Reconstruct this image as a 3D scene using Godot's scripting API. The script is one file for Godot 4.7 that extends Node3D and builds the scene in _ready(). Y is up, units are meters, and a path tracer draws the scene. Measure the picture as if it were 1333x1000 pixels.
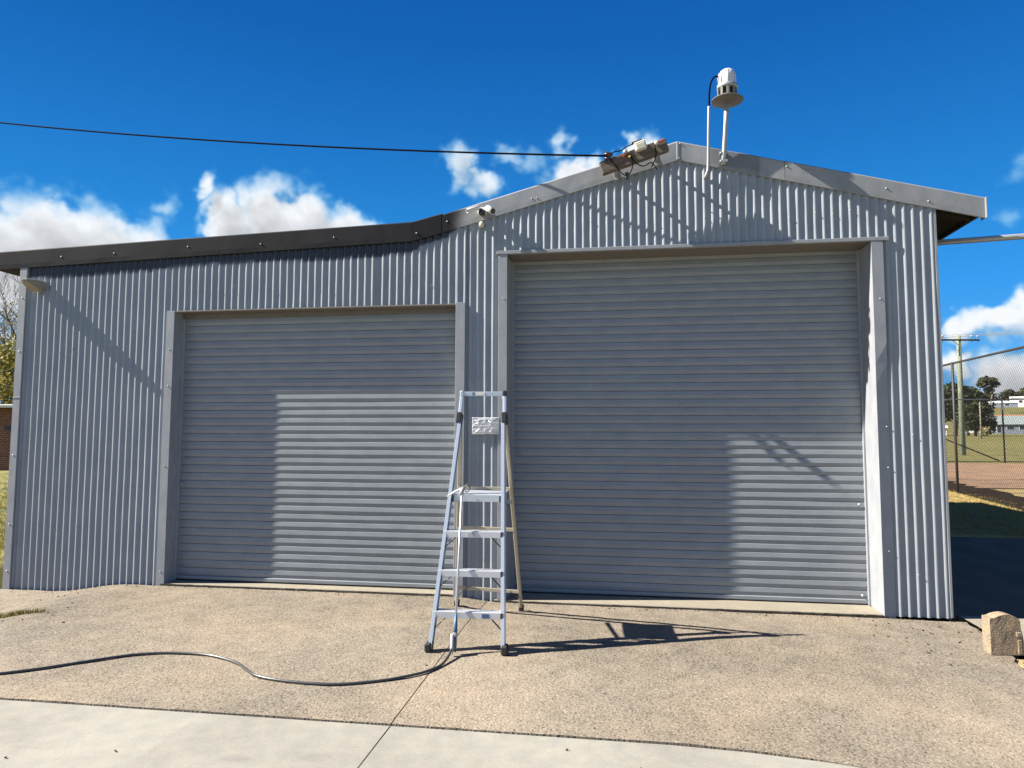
extends Node3D

# World: the shed's front wall is the plane z = 0, its floor y = 0, x runs to the right along the wall, +z comes towards the viewer.
const PITCH := 0.078
const AMP := 0.0104
var M := {}
var rng := RandomNumberGenerator.new()
var used := {}
var wob := FastNoiseLite.new()

# ------------------------------------------------------------------ naming
func numbered(called: String) -> String:
	if not used.has(called):
		used[called] = 0
		return called
	used[called] += 1
	return "%s_%03d" % [called, used[called]]

func tag(o: Node, label: String, category: String, group := "", kind := "") -> Node:
	if label: o.set_meta("label", label)
	if category: o.set_meta("category", category)
	if group: o.set_meta("group", group)
	if kind: o.set_meta("kind", kind)
	return o

func thing(called: String, label: String, category: String, at := Vector3.ZERO, turn := 0.0, group := "") -> Node3D:
	var o := Node3D.new()
	o.name = numbered(called)
	add_child(o)
	o.position = at
	o.rotation.y = turn
	tag(o, label, category, group)
	return o

func obj(called: String, st: SurfaceTool, mat: Material, parent: Node = self) -> MeshInstance3D:
	st.generate_normals()
	return put(called, st.commit(), mat, parent)

func put(called: String, mesh: Mesh, mat: Material, parent: Node = self) -> MeshInstance3D:
	var o := MeshInstance3D.new()
	o.mesh = mesh
	o.material_override = mat
	o.name = numbered(called) if parent == self else called
	parent.add_child(o, true)
	return o

func struct(called: String, st: SurfaceTool, mat: Material, label := "") -> MeshInstance3D:
	var o := obj(called, st, mat)
	tag(o, label, "", "", "structure")
	return o

# ------------------------------------------------------------------ shapes
func S(smooth := false) -> SurfaceTool:
	var st := SurfaceTool.new()
	st.begin(Mesh.PRIMITIVE_TRIANGLES)
	st.set_smooth_group(0 if smooth else -1)
	return st

# corners counter-clockwise as seen from outside
func quad(st: SurfaceTool, a: Vector3, b: Vector3, c: Vector3, d: Vector3) -> void:
	for v in [a, c, b, a, d, c]:
		st.add_vertex(v)

func tri(st: SurfaceTool, a: Vector3, b: Vector3, c: Vector3) -> void:
	for v in [a, c, b]:
		st.add_vertex(v)

func box(st: SurfaceTool, c: Vector3, size: Vector3, bev := 0.0, basis := Basis.IDENTITY) -> void:
	var h := size * 0.5
	var b: float = min(bev, min(h.x, min(h.y, h.z)) * 0.9)
	var P := func(x: float, y: float, z: float) -> Vector3: return c + basis * Vector3(x, y, z)
	for ax in 3:
		for s in [-1.0, 1.0]:
			var u := (ax + 1) % 3
			var v := (ax + 2) % 3
			var q := []
			for k in [[-1, -1], [1, -1], [1, 1], [-1, 1]]:
				var p := Vector3.ZERO
				p[ax] = h[ax] * s
				p[u] = (h[u] - b) * k[0]
				p[v] = (h[v] - b) * k[1]
				q.append(P.call(p.x, p.y, p.z))
			if s > 0: quad(st, q[0], q[1], q[2], q[3])
			else: quad(st, q[3], q[2], q[1], q[0])
	if b <= 0.0: return
	for ax in 3:   # the edges that run along this axis
		var u := (ax + 1) % 3
		var v := (ax + 2) % 3
		for su in [-1.0, 1.0]:
			for sv in [-1.0, 1.0]:
				var q := []
				for k in [[0, -1.0], [0, 1.0], [1, 1.0], [1, -1.0]]:
					var p := Vector3.ZERO
					p[ax] = (h[ax] - b) * k[1]
					p[u] = (h[u] - (b if k[0] == 1 else 0.0)) * su
					p[v] = (h[v] - (0.0 if k[0] == 1 else b)) * sv
					q.append(P.call(p.x, p.y, p.z))
				if su * sv > 0: quad(st, q[3], q[2], q[1], q[0])
				else: quad(st, q[0], q[1], q[2], q[3])
	for sx in [-1.0, 1.0]:
		for sy in [-1.0, 1.0]:
			for sz in [-1.0, 1.0]:
				var a: Vector3 = P.call(h.x * sx, (h.y - b) * sy, (h.z - b) * sz)
				var d: Vector3 = P.call((h.x - b) * sx, h.y * sy, (h.z - b) * sz)
				var e: Vector3 = P.call((h.x - b) * sx, (h.y - b) * sy, h.z * sz)
				if sx * sy * sz > 0: tri(st, a, d, e)
				else: tri(st, a, e, d)

# a box section that runs from a to b; width across "side", height along the other normal
func bar(st: SurfaceTool, a: Vector3, b: Vector3, w: float, t: float, side := Vector3.RIGHT, bev := 0.0) -> void:
	var y := (b - a).normalized()
	var z := side.cross(y).normalized()
	var x := y.cross(z).normalized()
	box(st, (a + b) * 0.5, Vector3(w, a.distance_to(b), t), bev, Basis(x, y, z))

func tube(st: SurfaceTool, pts: Array, r: Variant, n := 8, caps := true) -> void:
	var m := pts.size()
	var rings := []
	var side := Vector3.ZERO
	for i in m:
		var t: Vector3 = ((pts[min(i + 1, m - 1)] as Vector3) - (pts[max(i - 1, 0)] as Vector3)).normalized()
		if side == Vector3.ZERO:
			side = t.cross(Vector3.UP if abs(t.y) < 0.9 else Vector3.RIGHT).normalized()
		side = (side - t * side.dot(t)).normalized()
		var up := side.cross(t)
		var rr: float = r[i] if r is Array else r
		var ring := []
		for k in n:
			var a := TAU * k / n
			ring.append((pts[i] as Vector3) + (side * cos(a) + up * sin(a)) * rr)
		rings.append(ring)
	for i in m - 1:
		for k in n:
			var k2 := (k + 1) % n
			quad(st, rings[i][k2], rings[i][k], rings[i + 1][k], rings[i + 1][k2])
	if caps:
		for k in range(1, n - 1):
			tri(st, rings[0][0], rings[0][k], rings[0][k + 1])
			tri(st, rings[m - 1][0], rings[m - 1][k + 1], rings[m - 1][k])

# profile: (radius, height) from the bottom up
func lathe(st: SurfaceTool, prof: Array, at := Vector3.ZERO, n := 20, basis := Basis.IDENTITY) -> void:
	for i in prof.size() - 1:
		for k in n:
			var a := TAU * k / n
			var b := TAU * (k + 1) / n
			var q := []
			for j in [[i, a], [i, b], [i + 1, b], [i + 1, a]]:
				var p: Vector2 = prof[j[0]]
				q.append(at + basis * Vector3(cos(j[1]) * p.x, p.y, -sin(j[1]) * p.x))
			if prof[i].x < 1e-5: tri(st, q[0], q[2], q[3])
			elif prof[i + 1].x < 1e-5: tri(st, q[0], q[1], q[2])
			else: quad(st, q[0], q[1], q[2], q[3])

func curve(pts: Array, step := 0.03) -> Array:
	var c := Curve3D.new()
	var n := pts.size()
	for i in n:
		var t: Vector3 = ((pts[min(i + 1, n - 1)] as Vector3) - (pts[max(i - 1, 0)] as Vector3)) / 6.0
		c.add_point(pts[i], -t, t)
	var out := []
	var l := c.get_baked_length()
	var k := int(max(2.0, l / step))
	for i in k + 1:
		out.append(c.sample_baked(l * i / k, true))
	return out

# ------------------------------------------------------------------ textures and materials
func lin(r: float, g: float, b: float) -> Color:
	return Color(r, g, b).linear_to_srgb()

func mat(called: String, c: Color, rough := 0.7, metal := 0.0, spec := 0.5) -> StandardMaterial3D:
	var m := StandardMaterial3D.new()
	m.resource_name = called
	m.albedo_color = c
	m.roughness = rough
	m.metallic = metal
	m.metallic_specular = spec
	M[called] = m
	return m

func noise_bytes(w: int, h: int, freq: float, oct: int, sd: int, type := FastNoiseLite.TYPE_SIMPLEX_SMOOTH, seamless := false) -> PackedByteArray:
	var n := FastNoiseLite.new()
	n.seed = sd
	n.noise_type = type
	n.frequency = freq
	n.fractal_octaves = oct
	var im := n.get_seamless_image(w, h, false, false, 0.1, true) if seamless else n.get_image(w, h, false, false, true)
	im.convert(Image.FORMAT_L8)
	return im.get_data()

func white(n: int, sd: int) -> PackedByteArray:
	var b := PackedByteArray()
	b.resize(n)
	var s := sd * 747796405 + 2891336453
	for i in n:
		s = (s * 1664525 + 1013904223) & 0xFFFFFFFF
		b[i] = (s >> 22) & 0xFF
	return b

# an sRGB texture of "base" times a grey built from layers of [bytes, weight]
func grey_tex(w: int, h: int, layers: Array, lo := 0.5, hi := 1.5) -> ImageTexture:
	var d := PackedByteArray()
	d.resize(w * h)
	for i in w * h:
		var v := 1.0
		for l in layers:
			v += (float(l[0][i]) / 255.0 - 0.5) * l[1]
		d[i] = int(clamp((v - lo) / (hi - lo), 0.0, 1.0) * 255.0)
	return ImageTexture.create_from_image(Image.create_from_data(w, h, false, Image.FORMAT_L8, d))

# a colour texture around 1: stored as linear -> sRGB bytes, brightness v and warm/cool shift t
func tint_tex(w: int, h: int, base: Color, layers: Array, warm: PackedByteArray, warmth: float) -> ImageTexture:
	var lut := PackedByteArray()
	lut.resize(1025)
	for i in 1025:
		lut[i] = int(clamp(Color(i / 1024.0, 0, 0).linear_to_srgb().r, 0.0, 1.0) * 255.0)
	var d := PackedByteArray()
	d.resize(w * h * 3)
	for i in w * h:
		var v := 1.0
		for l in layers:
			v += (float(l[0][i]) - 127.5) * l[1] / 255.0
		v = max(v, 0.06)
		var t := (float(warm[i]) / 255.0 - 0.5) * warmth
		d[i * 3] = lut[int(clamp(base.r * v * (1.0 + t), 0.0, 1.0) * 1024.0)]
		d[i * 3 + 1] = lut[int(clamp(base.g * v, 0.0, 1.0) * 1024.0)]
		d[i * 3 + 2] = lut[int(clamp(base.b * v * (1.0 - t), 0.0, 1.0) * 1024.0)]
	return ImageTexture.create_from_image(Image.create_from_data(w, h, false, Image.FORMAT_RGB8, d))

func tri_planar(m: StandardMaterial3D, tex: Texture2D, metres: Vector3, world := true) -> StandardMaterial3D:
	m.albedo_texture = tex
	m.uv1_triplanar = true
	m.uv1_world_triplanar = world
	m.uv1_scale = Vector3(1.0 / metres.x, 1.0 / metres.y, 1.0 / metres.z)
	return m

func make_materials() -> void:
	# shed paint: satin grey with faint mottling and vertical runs
	var n1 := noise_bytes(512, 512, 0.01, 4, 11, FastNoiseLite.TYPE_SIMPLEX_SMOOTH, true)
	var n2 := noise_bytes(512, 512, 0.08, 3, 12, FastNoiseLite.TYPE_SIMPLEX_SMOOTH, true)
	var paint := tint_tex(512, 512, Color(0.86, 0.86, 0.86), [[n1, 0.22], [n2, 0.12]], n1, 0.03)
	var m := mat("paint", lin(0.29, 0.322, 0.356), 0.36, 0.0, 0.5)
	tri_planar(m, paint, Vector3(1.3, 2.6, 1.3))
	m.vertex_color_use_as_albedo = true
	m = mat("trim_paint", lin(0.295, 0.315, 0.34), 0.5)
	tri_planar(m, paint, Vector3(0.9, 1.7, 0.9))
	m.vertex_color_use_as_albedo = true
	m = mat("barge_paint", lin(0.30, 0.318, 0.336), 0.65, 0.0, 0.22)
	tri_planar(m, paint, Vector3(0.9, 1.7, 0.9))
	m.vertex_color_use_as_albedo = true
	m = mat("door_paint", lin(0.245, 0.27, 0.294), 0.40)
	tri_planar(m, paint, Vector3(1.9, 0.8, 1.0))
	m = mat("soffit", lin(0.17, 0.155, 0.135), 0.8)
	tri_planar(m, paint, Vector3(0.6, 0.6, 0.6))
	m = mat("zinc_roof", lin(0.42, 0.43, 0.44), 0.45, 0.55)
	mat("dark_timber", lin(0.03, 0.025, 0.021), 0.9, 0.0, 0.2)
	mat("black_rubber", lin(0.015, 0.015, 0.016), 0.6)
	mat("black_plastic", lin(0.02, 0.02, 0.022), 0.4)
	mat("screw_steel", lin(0.55, 0.56, 0.58), 0.35, 0.8)
	var scr := grey_tex(512, 512, [[noise_bytes(512, 512, 0.05, 4, 21, FastNoiseLite.TYPE_SIMPLEX_SMOOTH, true), 0.5], [white(262144, 3), 0.15]])
	m = mat("aluminium", lin(0.50, 0.55, 0.61), 0.38, 0.55)
	m.roughness_texture = scr
	m.roughness = 0.75
	m.uv1_triplanar = true
	m.uv1_scale = Vector3(6, 2, 6)
	m = mat("rear_rail", lin(0.42, 0.38, 0.29), 0.5, 0.3)
	m = mat("tread_metal", lin(0.55, 0.57, 0.6), 0.45, 0.4)
	mat("blue_label", lin(0.05, 0.11, 0.2), 0.45)
	mat("galvanised", lin(0.34, 0.355, 0.37), 0.5, 0.4)
	mat("white_plastic", lin(0.55, 0.55, 0.53), 0.35)
	mat("cream_plastic", lin(0.48, 0.46, 0.36), 0.5)
	m = mat("dome", lin(0.60, 0.61, 0.62), 0.22)
	m.subsurf_scatter_enabled = true
	m.subsurf_scatter_strength = 0.1
	mat("rusty_steel", lin(0.115, 0.10, 0.09), 0.85, 0.1)
	mat("cage", lin(0.17, 0.16, 0.145), 0.8)
	mat("lens_glass", lin(0.01, 0.01, 0.012), 0.1)
	mat("hose", lin(0.05, 0.052, 0.055), 0.32)
	mat("insulator", lin(0.05, 0.026, 0.02), 0.25)
	mat("red_tape", lin(0.35, 0.04, 0.025), 0.6)
	mat("yellow_tag", lin(0.6, 0.42, 0.06), 0.6)
	# weathered timber
	var tg := noise_bytes(256, 256, 0.02, 5, 31, FastNoiseLite.TYPE_SIMPLEX_SMOOTH, true)
	var tw := tint_tex(256, 256, Color(0.9, 0.9, 0.9), [[tg, 1.1], [white(65536, 5), 0.35]], tg, 0.3)
	m = mat("grey_timber", lin(0.135, 0.105, 0.08), 0.9)
	tri_planar(m, tw, Vector3(1.5, 0.08, 0.08), false)
	m = mat("green_pole", lin(0.22, 0.25, 0.17), 0.9)
	tri_planar(m, tw, Vector3(0.5, 4.0, 0.5))
	m = mat("bark", lin(0.11, 0.085, 0.065), 0.95)
	tri_planar(m, tw, Vector3(0.5, 1.5, 0.5))
	m = mat("pale_bark", lin(0.3, 0.26, 0.21), 0.95)
	tri_planar(m, tw, Vector3(0.5, 1.5, 0.5))
	# exposed-aggregate driveway: one sheet of 10.4 x 5.2 m that never repeats
	var W := 2048
	var H := 1024
	var a1 := noise_bytes(W, H, 0.0035, 5, 41)
	var a2 := noise_bytes(W, H, 0.018, 4, 42)
	var a3 := white(W * H, 43)
	var a4 := noise_bytes(W, H, 0.22, 2, 44, FastNoiseLite.TYPE_CELLULAR)
	var a5 := noise_bytes(W, H, 0.0014, 3, 45)
	rng.seed = 46
	# dark pits and pale stones out of the white noise
	for i in W * H:
		var v := a3[i]
		a3[i] = 10 if v < 30 else (245 if v > 226 else 90 + v / 3)
	for k in 26:   # old drips and scuffs
		var cx := rng.randi_range(60, W - 60)
		var cy := rng.randi_range(40, H - 40)
		var rx := rng.randi_range(10, 60)
		var ry := rng.randi_range(6, 26)
		for y in range(max(0, cy - ry), min(H, cy + ry)):
			for x in range(max(0, cx - rx), min(W, cx + rx)):
				var d := pow(float(x - cx) / rx, 2.0) + pow(float(y - cy) / ry, 2.0)
				if d < 1.0: a2[y * W + x] = int(max(0.0, a2[y * W + x] - (1.0 - d) * (70.0 if k % 3 else 130.0)))
	for y in range(0, H, 2):   # stones and pits about a centimetre wide, with some single grains between
		var o := y * W
		for x in range(0, W, 2):
			var k := o + x + (1 if (x * 7 + y * 13) % 5 < 2 else 0)
			a3[o + x] = a3[k]
			a3[o + x + 1] = a3[k]
			if (x + y * 5) % 3 != 0: a3[o + W + x] = a3[k]
			if (x * 3 + y) % 4 == 0: a3[o + W + x + 1] = a3[k]
	var dt := tint_tex(W, H, Color(0.203, 0.174, 0.134), [[a1, 0.30], [a2, 0.30], [a3, 0.98], [a4, 0.32], [a5, 0.36]], a1, 0.08)
	m = mat("aggregate", Color.WHITE, 0.92, 0.0, 0.35)
	m.albedo_texture = dt
	m.heightmap_enabled = true
	m.heightmap_texture = ImageTexture.create_from_image(Image.create_from_data(W, H, false, Image.FORMAT_L8, a3))
	m.heightmap_scale = 0.4
	# smooth concrete
	var c1 := noise_bytes(1024, 512, 0.004, 5, 51)
	var c2 := noise_bytes(1024, 512, 0.03, 4, 52)
	var c3 := white(1024 * 512, 53)
	var c4 := noise_bytes(1024, 512, 0.002, 3, 54)
	for k in 30:   # rusty and grey blots
		var cx := rng.randi_range(20, 1000)
		var cy := rng.randi_range(14, 496)
		var rx := rng.randi_range(4, 34)
		var ry := rng.randi_range(2, 12)
		for y in range(max(0, cy - ry), min(512, cy + ry)):
			for x in range(max(0, cx - rx), min(1024, cx + rx)):
				var d := pow(float(x - cx) / rx, 2.0) + pow(float(y - cy) / ry, 2.0)
				if d < 1.0:
					c1[y * 1024 + x] = int(max(0.0, c1[y * 1024 + x] - (1.0 - d) * 150.0))
					c2[y * 1024 + x] = int(min(255.0, c2[y * 1024 + x] + (1.0 - d) * (90.0 if k % 2 else 0.0)))
	var ct := tint_tex(1024, 512, Color(0.258, 0.252, 0.220), [[c1, 0.24], [c2, 0.18], [c3, 0.16], [c4, 0.14]], c2, 0.06)
	m = mat("concrete", Color.WHITE, 0.85, 0.0, 0.4)
	m.albedo_texture = ct
	m.heightmap_enabled = true
	m.heightmap_texture = ImageTexture.create_from_image(Image.create_from_data(1024, 512, false, Image.FORMAT_L8, c2))
	m.heightmap_scale = 0.12
	m = mat("slab_concrete", lin(0.93, 0.86, 0.75), 0.9)
	tri_planar(m, ct, Vector3(3.0, 3.0, 1.6))
	m = mat("path_shade_concrete", lin(0.62, 0.47, 0.37), 0.95, 0.0, 0.2)  # the concrete again, darkened: the shed's shade is put into its colour
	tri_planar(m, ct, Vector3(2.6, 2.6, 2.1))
	m = mat("block_stone", lin(0.62, 0.5, 0.37), 0.95)
	var bs := tint_tex(512, 512, Color(0.42, 0.41, 0.38), [[n2, 0.7], [white(262144, 55), 0.9], [n1, 0.5]], n1, 0.25)
	tri_planar(m, bs, Vector3(0.9, 0.9, 0.9))
	m.heightmap_enabled = true
	m.heightmap_texture = grey_tex(512, 512, [[n2, 0.8], [white(262144, 56), 0.6]], 0.0, 2.0)
	m.heightmap_scale = 1.2
	mat("joint_dirt", lin(0.035, 0.03, 0.024), 1.0)
	# grass and soil
	var g1 := noise_bytes(1024, 1024, 0.006, 5, 61, FastNoiseLite.TYPE_SIMPLEX_SMOOTH, true)
	var g2 := noise_bytes(1024, 1024, 0.06, 4, 62, FastNoiseLite.TYPE_SIMPLEX_SMOOTH, true)
	var g3 := white(1024 * 1024, 63)
	var gt := tint_tex(1024, 1024, Color(0.8, 0.8, 0.8), [[g1, 0.7], [g2, 0.7], [g3, 0.6]], g1, 0.35)
	m = mat("land", Color.WHITE, 0.95, 0.0, 0.2)
	tri_planar(m, gt, Vector3(7.0, 7.0, 7.0))
	m.vertex_color_use_as_albedo = true
	m = mat("clay", lin(0.31, 0.205, 0.135), 1.0, 0.0, 0.05)
	tri_planar(m, gt, Vector3(9.0, 5.0, 2.4))
	m = mat("grit", lin(0.42, 0.31, 0.15), 0.95)
	tri_planar(m, gt, Vector3(0.5, 0.5, 0.5))
	m = mat("blades", Color.WHITE, 0.85, 0.0, 0.2)
	m.vertex_color_use_as_albedo = true
	m.backlight_enabled = true
	m.backlight = Color(0.3, 0.3, 0.2)
	m = mat("leaf", Color.WHITE, 0.75, 0.0, 0.3)
	m.vertex_color_use_as_albedo = true
	m.backlight_enabled = true
	m.backlight = Color(0.35, 0.4, 0.2)
	m = mat("dark_strip", lin(0.03, 0.022, 0.016), 1.0, 0.0, 0.0)
	tri_planar(m, gt, Vector3(1.2, 1.2, 1.2))
	mat("litter", lin(0.06, 0.045, 0.03), 0.95)
	# far brick wall: 1024 x 512 over 6 x 3 m, bricks about 8 pixels wide in it
	var br := Image.create(768, 384, false, Image.FORMAT_RGB8)
	br.fill(lin(0.3, 0.27, 0.23))
	rng.seed = 8
	for row in 48:
		for k in 26:
			var v := rng.randf_range(0.7, 1.25)
			br.fill_rect(Rect2i(k * 30 + (15 if row % 2 else 0) - 15, row * 8, 28, 7), lin(0.17 * v, 0.062 * v, 0.036 * v))
	m = mat("brick_wall", Color.WHITE, 0.95)
	tri_planar(m, ImageTexture.create_from_image(br), Vector3(6.2, 4.1, 6.2))
	mat("pale_roof", lin(0.62, 0.63, 0.64), 0.6)
	mat("teal_roof", lin(0.23, 0.275, 0.27), 0.6)
	mat("blue_grey_wall", lin(0.2, 0.24, 0.3), 0.85)
	mat("white_wall", lin(0.78, 0.78, 0.77), 0.8)
	mat("rust_roof", lin(0.36, 0.16, 0.09), 0.8)
	mat("window_glass", lin(0.03, 0.035, 0.04), 0.12)
	mat("fence_black", lin(0.028, 0.026, 0.025), 0.6)
	mat("fence_wire", lin(0.022, 0.022, 0.022), 0.7, 0.0, 0.2)
	mat("wire_black", lin(0.006, 0.006, 0.008), 0.8, 0.0, 0.1)
	# crumpled clear plastic
	m = mat("clear_film", Color(0.85, 0.87, 0.9, 0.35), 0.12)
	m.transparency = BaseMaterial3D.TRANSPARENCY_ALPHA
	mat("notice_card", lin(0.36, 0.37, 0.39), 0.5)

# ------------------------------------------------------------------ sky
func sky_colour(el: float) -> Color:   # what the eye sees (sRGB), by degrees above the horizon
	var st := [[-90.0, Color8(95, 110, 120)], [-0.5, Color8(130, 170, 205)], [0.0, Color8(140, 192, 236)], [5.0, Color8(92, 176, 246)], [11.0, Color8(58, 158, 242)], [17.0, Color8(43, 137, 218)], [23.0, Color8(33, 119, 201)], [30.0, Color8(23, 101, 183)], [45.0, Color8(16, 78, 156)], [90.0, Color8(10, 56, 122)]]
	for i in st.size() - 1:
		if el <= st[i + 1][0]:
			return (st[i][1] as Color).lerp(st[i + 1][1], (el - st[i][0]) / (st[i + 1][0] - st[i][0]))
	return st[-1][1]

var cl_a := FastNoiseLite.new()
var cl_b := FastNoiseLite.new()
var cloud_g := 0.0

func cloud(blobs: Array, az: float, el: float) -> float:
	var wx := cl_b.get_noise_2d(az, el) * 1.0
	var wy := cl_b.get_noise_2d(az + 300.0, el) * 0.8
	var g := 0.0
	for b in blobs:
		var dx: float = (az + wx - b[0]) / b[2]
		var dy: float = (el + wy - b[1]) / b[3]
		if dy < 0.0 and b[4] > 0.8: dy *= 0.8
		var d := dx * dx + dy * dy
		if d < 4.0: g = max(g, exp(-0.95 * d) * b[4])
	cloud_g = 0.0
	if g < 0.03: return -1.0
	cloud_g = g
	return g - 0.31 + cl_a.get_noise_2d(az, el * 1.25) * 0.37

func sky_row(blobs: Array, az: float, el: float, fine: bool) -> Color:
	var c := sky_colour(el)
	if el < 0.0 or blobs.is_empty(): return c
	var v := cloud(blobs, az, el)
	var a := smoothstep(-0.06, 0.27, v) * (0.30 + 0.70 * smoothstep(0.25, 0.80, cloud_g))
	if a <= 0.0: return c
	var up := cloud(blobs, az - 0.7, el + 1.2) if fine else v - 0.12
	var sh: float = clamp(0.95 + (v - max(up, -0.1)) * 0.30 - max(0.0, v - 0.27) * 0.36, 0.70, 1.0)
	var g := Color(sh * 0.985, sh * 0.995, sh * 1.012)
	return c.lerp(g, a * 0.985)

func near_row(blobs: Array, el: float) -> Array:
	return blobs.filter(func(b): return abs(el - b[1]) < b[3] * 2.6 + 1.5)

func make_sky() -> Sky:
	cl_a.seed = 5
	cl_a.noise_type = FastNoiseLite.TYPE_SIMPLEX_SMOOTH
	cl_a.frequency = 0.22
	cl_a.fractal_octaves = 6
	cl_a.fractal_gain = 0.56
	cl_b.seed = 9
	cl_b.frequency = 0.45
	cl_b.fractal_octaves = 3
	# cumulus banks: azimuth, elevation, half width, half height (degrees), thickness
	var seen := [[-45.5, 11.8, 6.6, 4.2, 1.0], [-42.0, 13.3, 4.8, 3.3, 1.0], [-38.2, 13.0, 3.8, 2.8, 1.0], [-35.8, 12.8, 2.2, 2.2, 0.95], [-35.6, 16.6, 1.5, 1.5, 0.52],
		[-31.4, 16.0, 2.3, 2.8, 1.0], [-28.4, 16.6, 3.0, 3.3, 1.0], [-25.4, 16.2, 3.2, 3.2, 1.0], [-22.0, 15.4, 3.0, 3.0, 1.0], [-19.8, 14.2, 2.0, 2.6, 0.95], [-33.0, 18.4, 1.0, 0.9, 0.8], [-28.0, 12.5, 8.0, 3.4, 1.0], [-43.5, 6.4, 5.0, 1.2, 0.7],
		[-12.9, 21.9, 2.0, 1.8, 0.66], [-10.8, 20.5, 2.5, 1.5, 0.70], [-9.4, 22.6, 2.3, 1.2, 0.53], [-13.4, 20.6, 1.5, 1.9, 0.58], [-7.2, 22.0, 2.7, 1.8, 0.47], [-6.6, 20.4, 1.8, 1.2, 0.42], [-4.5, 23.0, 1.7, 1.3, 0.62], [-2.6, 20.9, 3.0, 1.6, 1.0], [2.0, 22.5, 1.8, 1.6, 1.0], [0.0, 18.6, 4.5, 2.0, 1.0],
		[26.2, 8.2, 2.0, 1.2, 1.0], [28.4, 8.5, 2.0, 1.5, 1.0], [24.4, 7.8, 1.3, 0.9, 0.9], [32.0, 7.9, 3.0, 1.9, 1.0], [23.9, 5.2, 1.5, 1.2, 0.85], [27.6, 4.2, 3.4, 2.1, 0.95], [31.0, 4.6, 3.6, 2.2, 1.0], [25.0, 1.2, 5.0, 1.8, 0.75], [28.6, 17.6, 2.2, 1.9, 0.40], [27.6, 14.8, 2.0, 1.1, 0.38], [33.0, 18.0, 3.0, 1.8, 0.6]]
	var all := seen.duplicate()
	rng.seed = 77
	for i in 46:
		var az := rng.randf_range(-180, 180)
		if az > -58 and az < 44: continue
		var el := rng.randf_range(5, 24)
		for k in 4:
			all.append([az + rng.randf_range(-5, 5), el + rng.randf_range(-1.5, 1.5), rng.randf_range(2.5, 5.5), rng.randf_range(1.6, 3.6), 1.0])
	var w := 4096
	var h := 2048
	var small := Image.create(720, 360, false, Image.FORMAT_RGB8)
	for y in 360:
		var el := 90.0 - (y + 0.5) * 0.5
		if el > 36.0 or el < -1.0:
			small.fill_rect(Rect2i(0, y, 720, 1), sky_colour(el))
			continue
		var here := near_row(all, el)
		for x in 720:
			small.set_pixel(x, y, sky_row(here, (x + 0.5) * 0.5 - 180.0, el, false))
	small.resize(w, h, Image.INTERPOLATE_CUBIC)
	var x0 := int((180.0 - 56.0) / 360.0 * w)
	var x1 := int((180.0 + 42.0) / 360.0 * w)
	var y0 := int((90.0 - 40.0) / 180.0 * h)
	var y1 := int((90.0 + 0.2) / 180.0 * h)
	for y in range(y0, y1):
		var el := 90.0 - (y + 0.5) * 180.0 / h
		var here := near_row(seen, el)
		for x in range(x0, x1):
			var az := (x + 0.5) * 360.0 / w - 180.0
			var c := sky_row(here, az, el, true) if el < 29.0 else sky_colour(el)
			var f: float = clamp(min(min(x - x0, x1 - x), y - y0) / 40.0, 0.0, 1.0)
			if f < 1.0: c = small.get_pixel(x, y).lerp(c, f)
			small.set_pixel(x, y, c)
	var pm := PanoramaSkyMaterial.new()
	pm.panorama = ImageTexture.create_from_image(small)
	var s := Sky.new()
	s.sky_material = pm
	return s

# ------------------------------------------------------------------ the land
func land_y(x: float, z: float) -> float:
	var d := -z
	var prof := [[-20.0, -0.3], [-3.0, -0.12], [0.0, -0.05], [12.0, 0.21], [30.0, 0.3], [190.0, 2.1], [230.0, 4.2], [300.0, 10.8], [420.0, 18.6], [520.0, 23.0], [900.0, 27.0], [2600.0, 15.0]]
	var y: float = prof[-1][1]
	if d <= prof[0][0]: y = prof[0][1]
	else:
		for i in prof.size() - 1:
			if d <= prof[i + 1][0]:
				y = lerp(prof[i][1], prof[i + 1][1], (d - prof[i][0]) / (prof[i + 1][0] - prof[i][0]))
				break
	var left := smoothstep(4.0, -9.0, x) * smoothstep(160.0, 30.0, d)
	y = lerp(y, -0.10 + max(0.0, d) * 0.002, left)
	if x < -6.9 and z > -1.0: y -= 0.05
	return y

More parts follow.
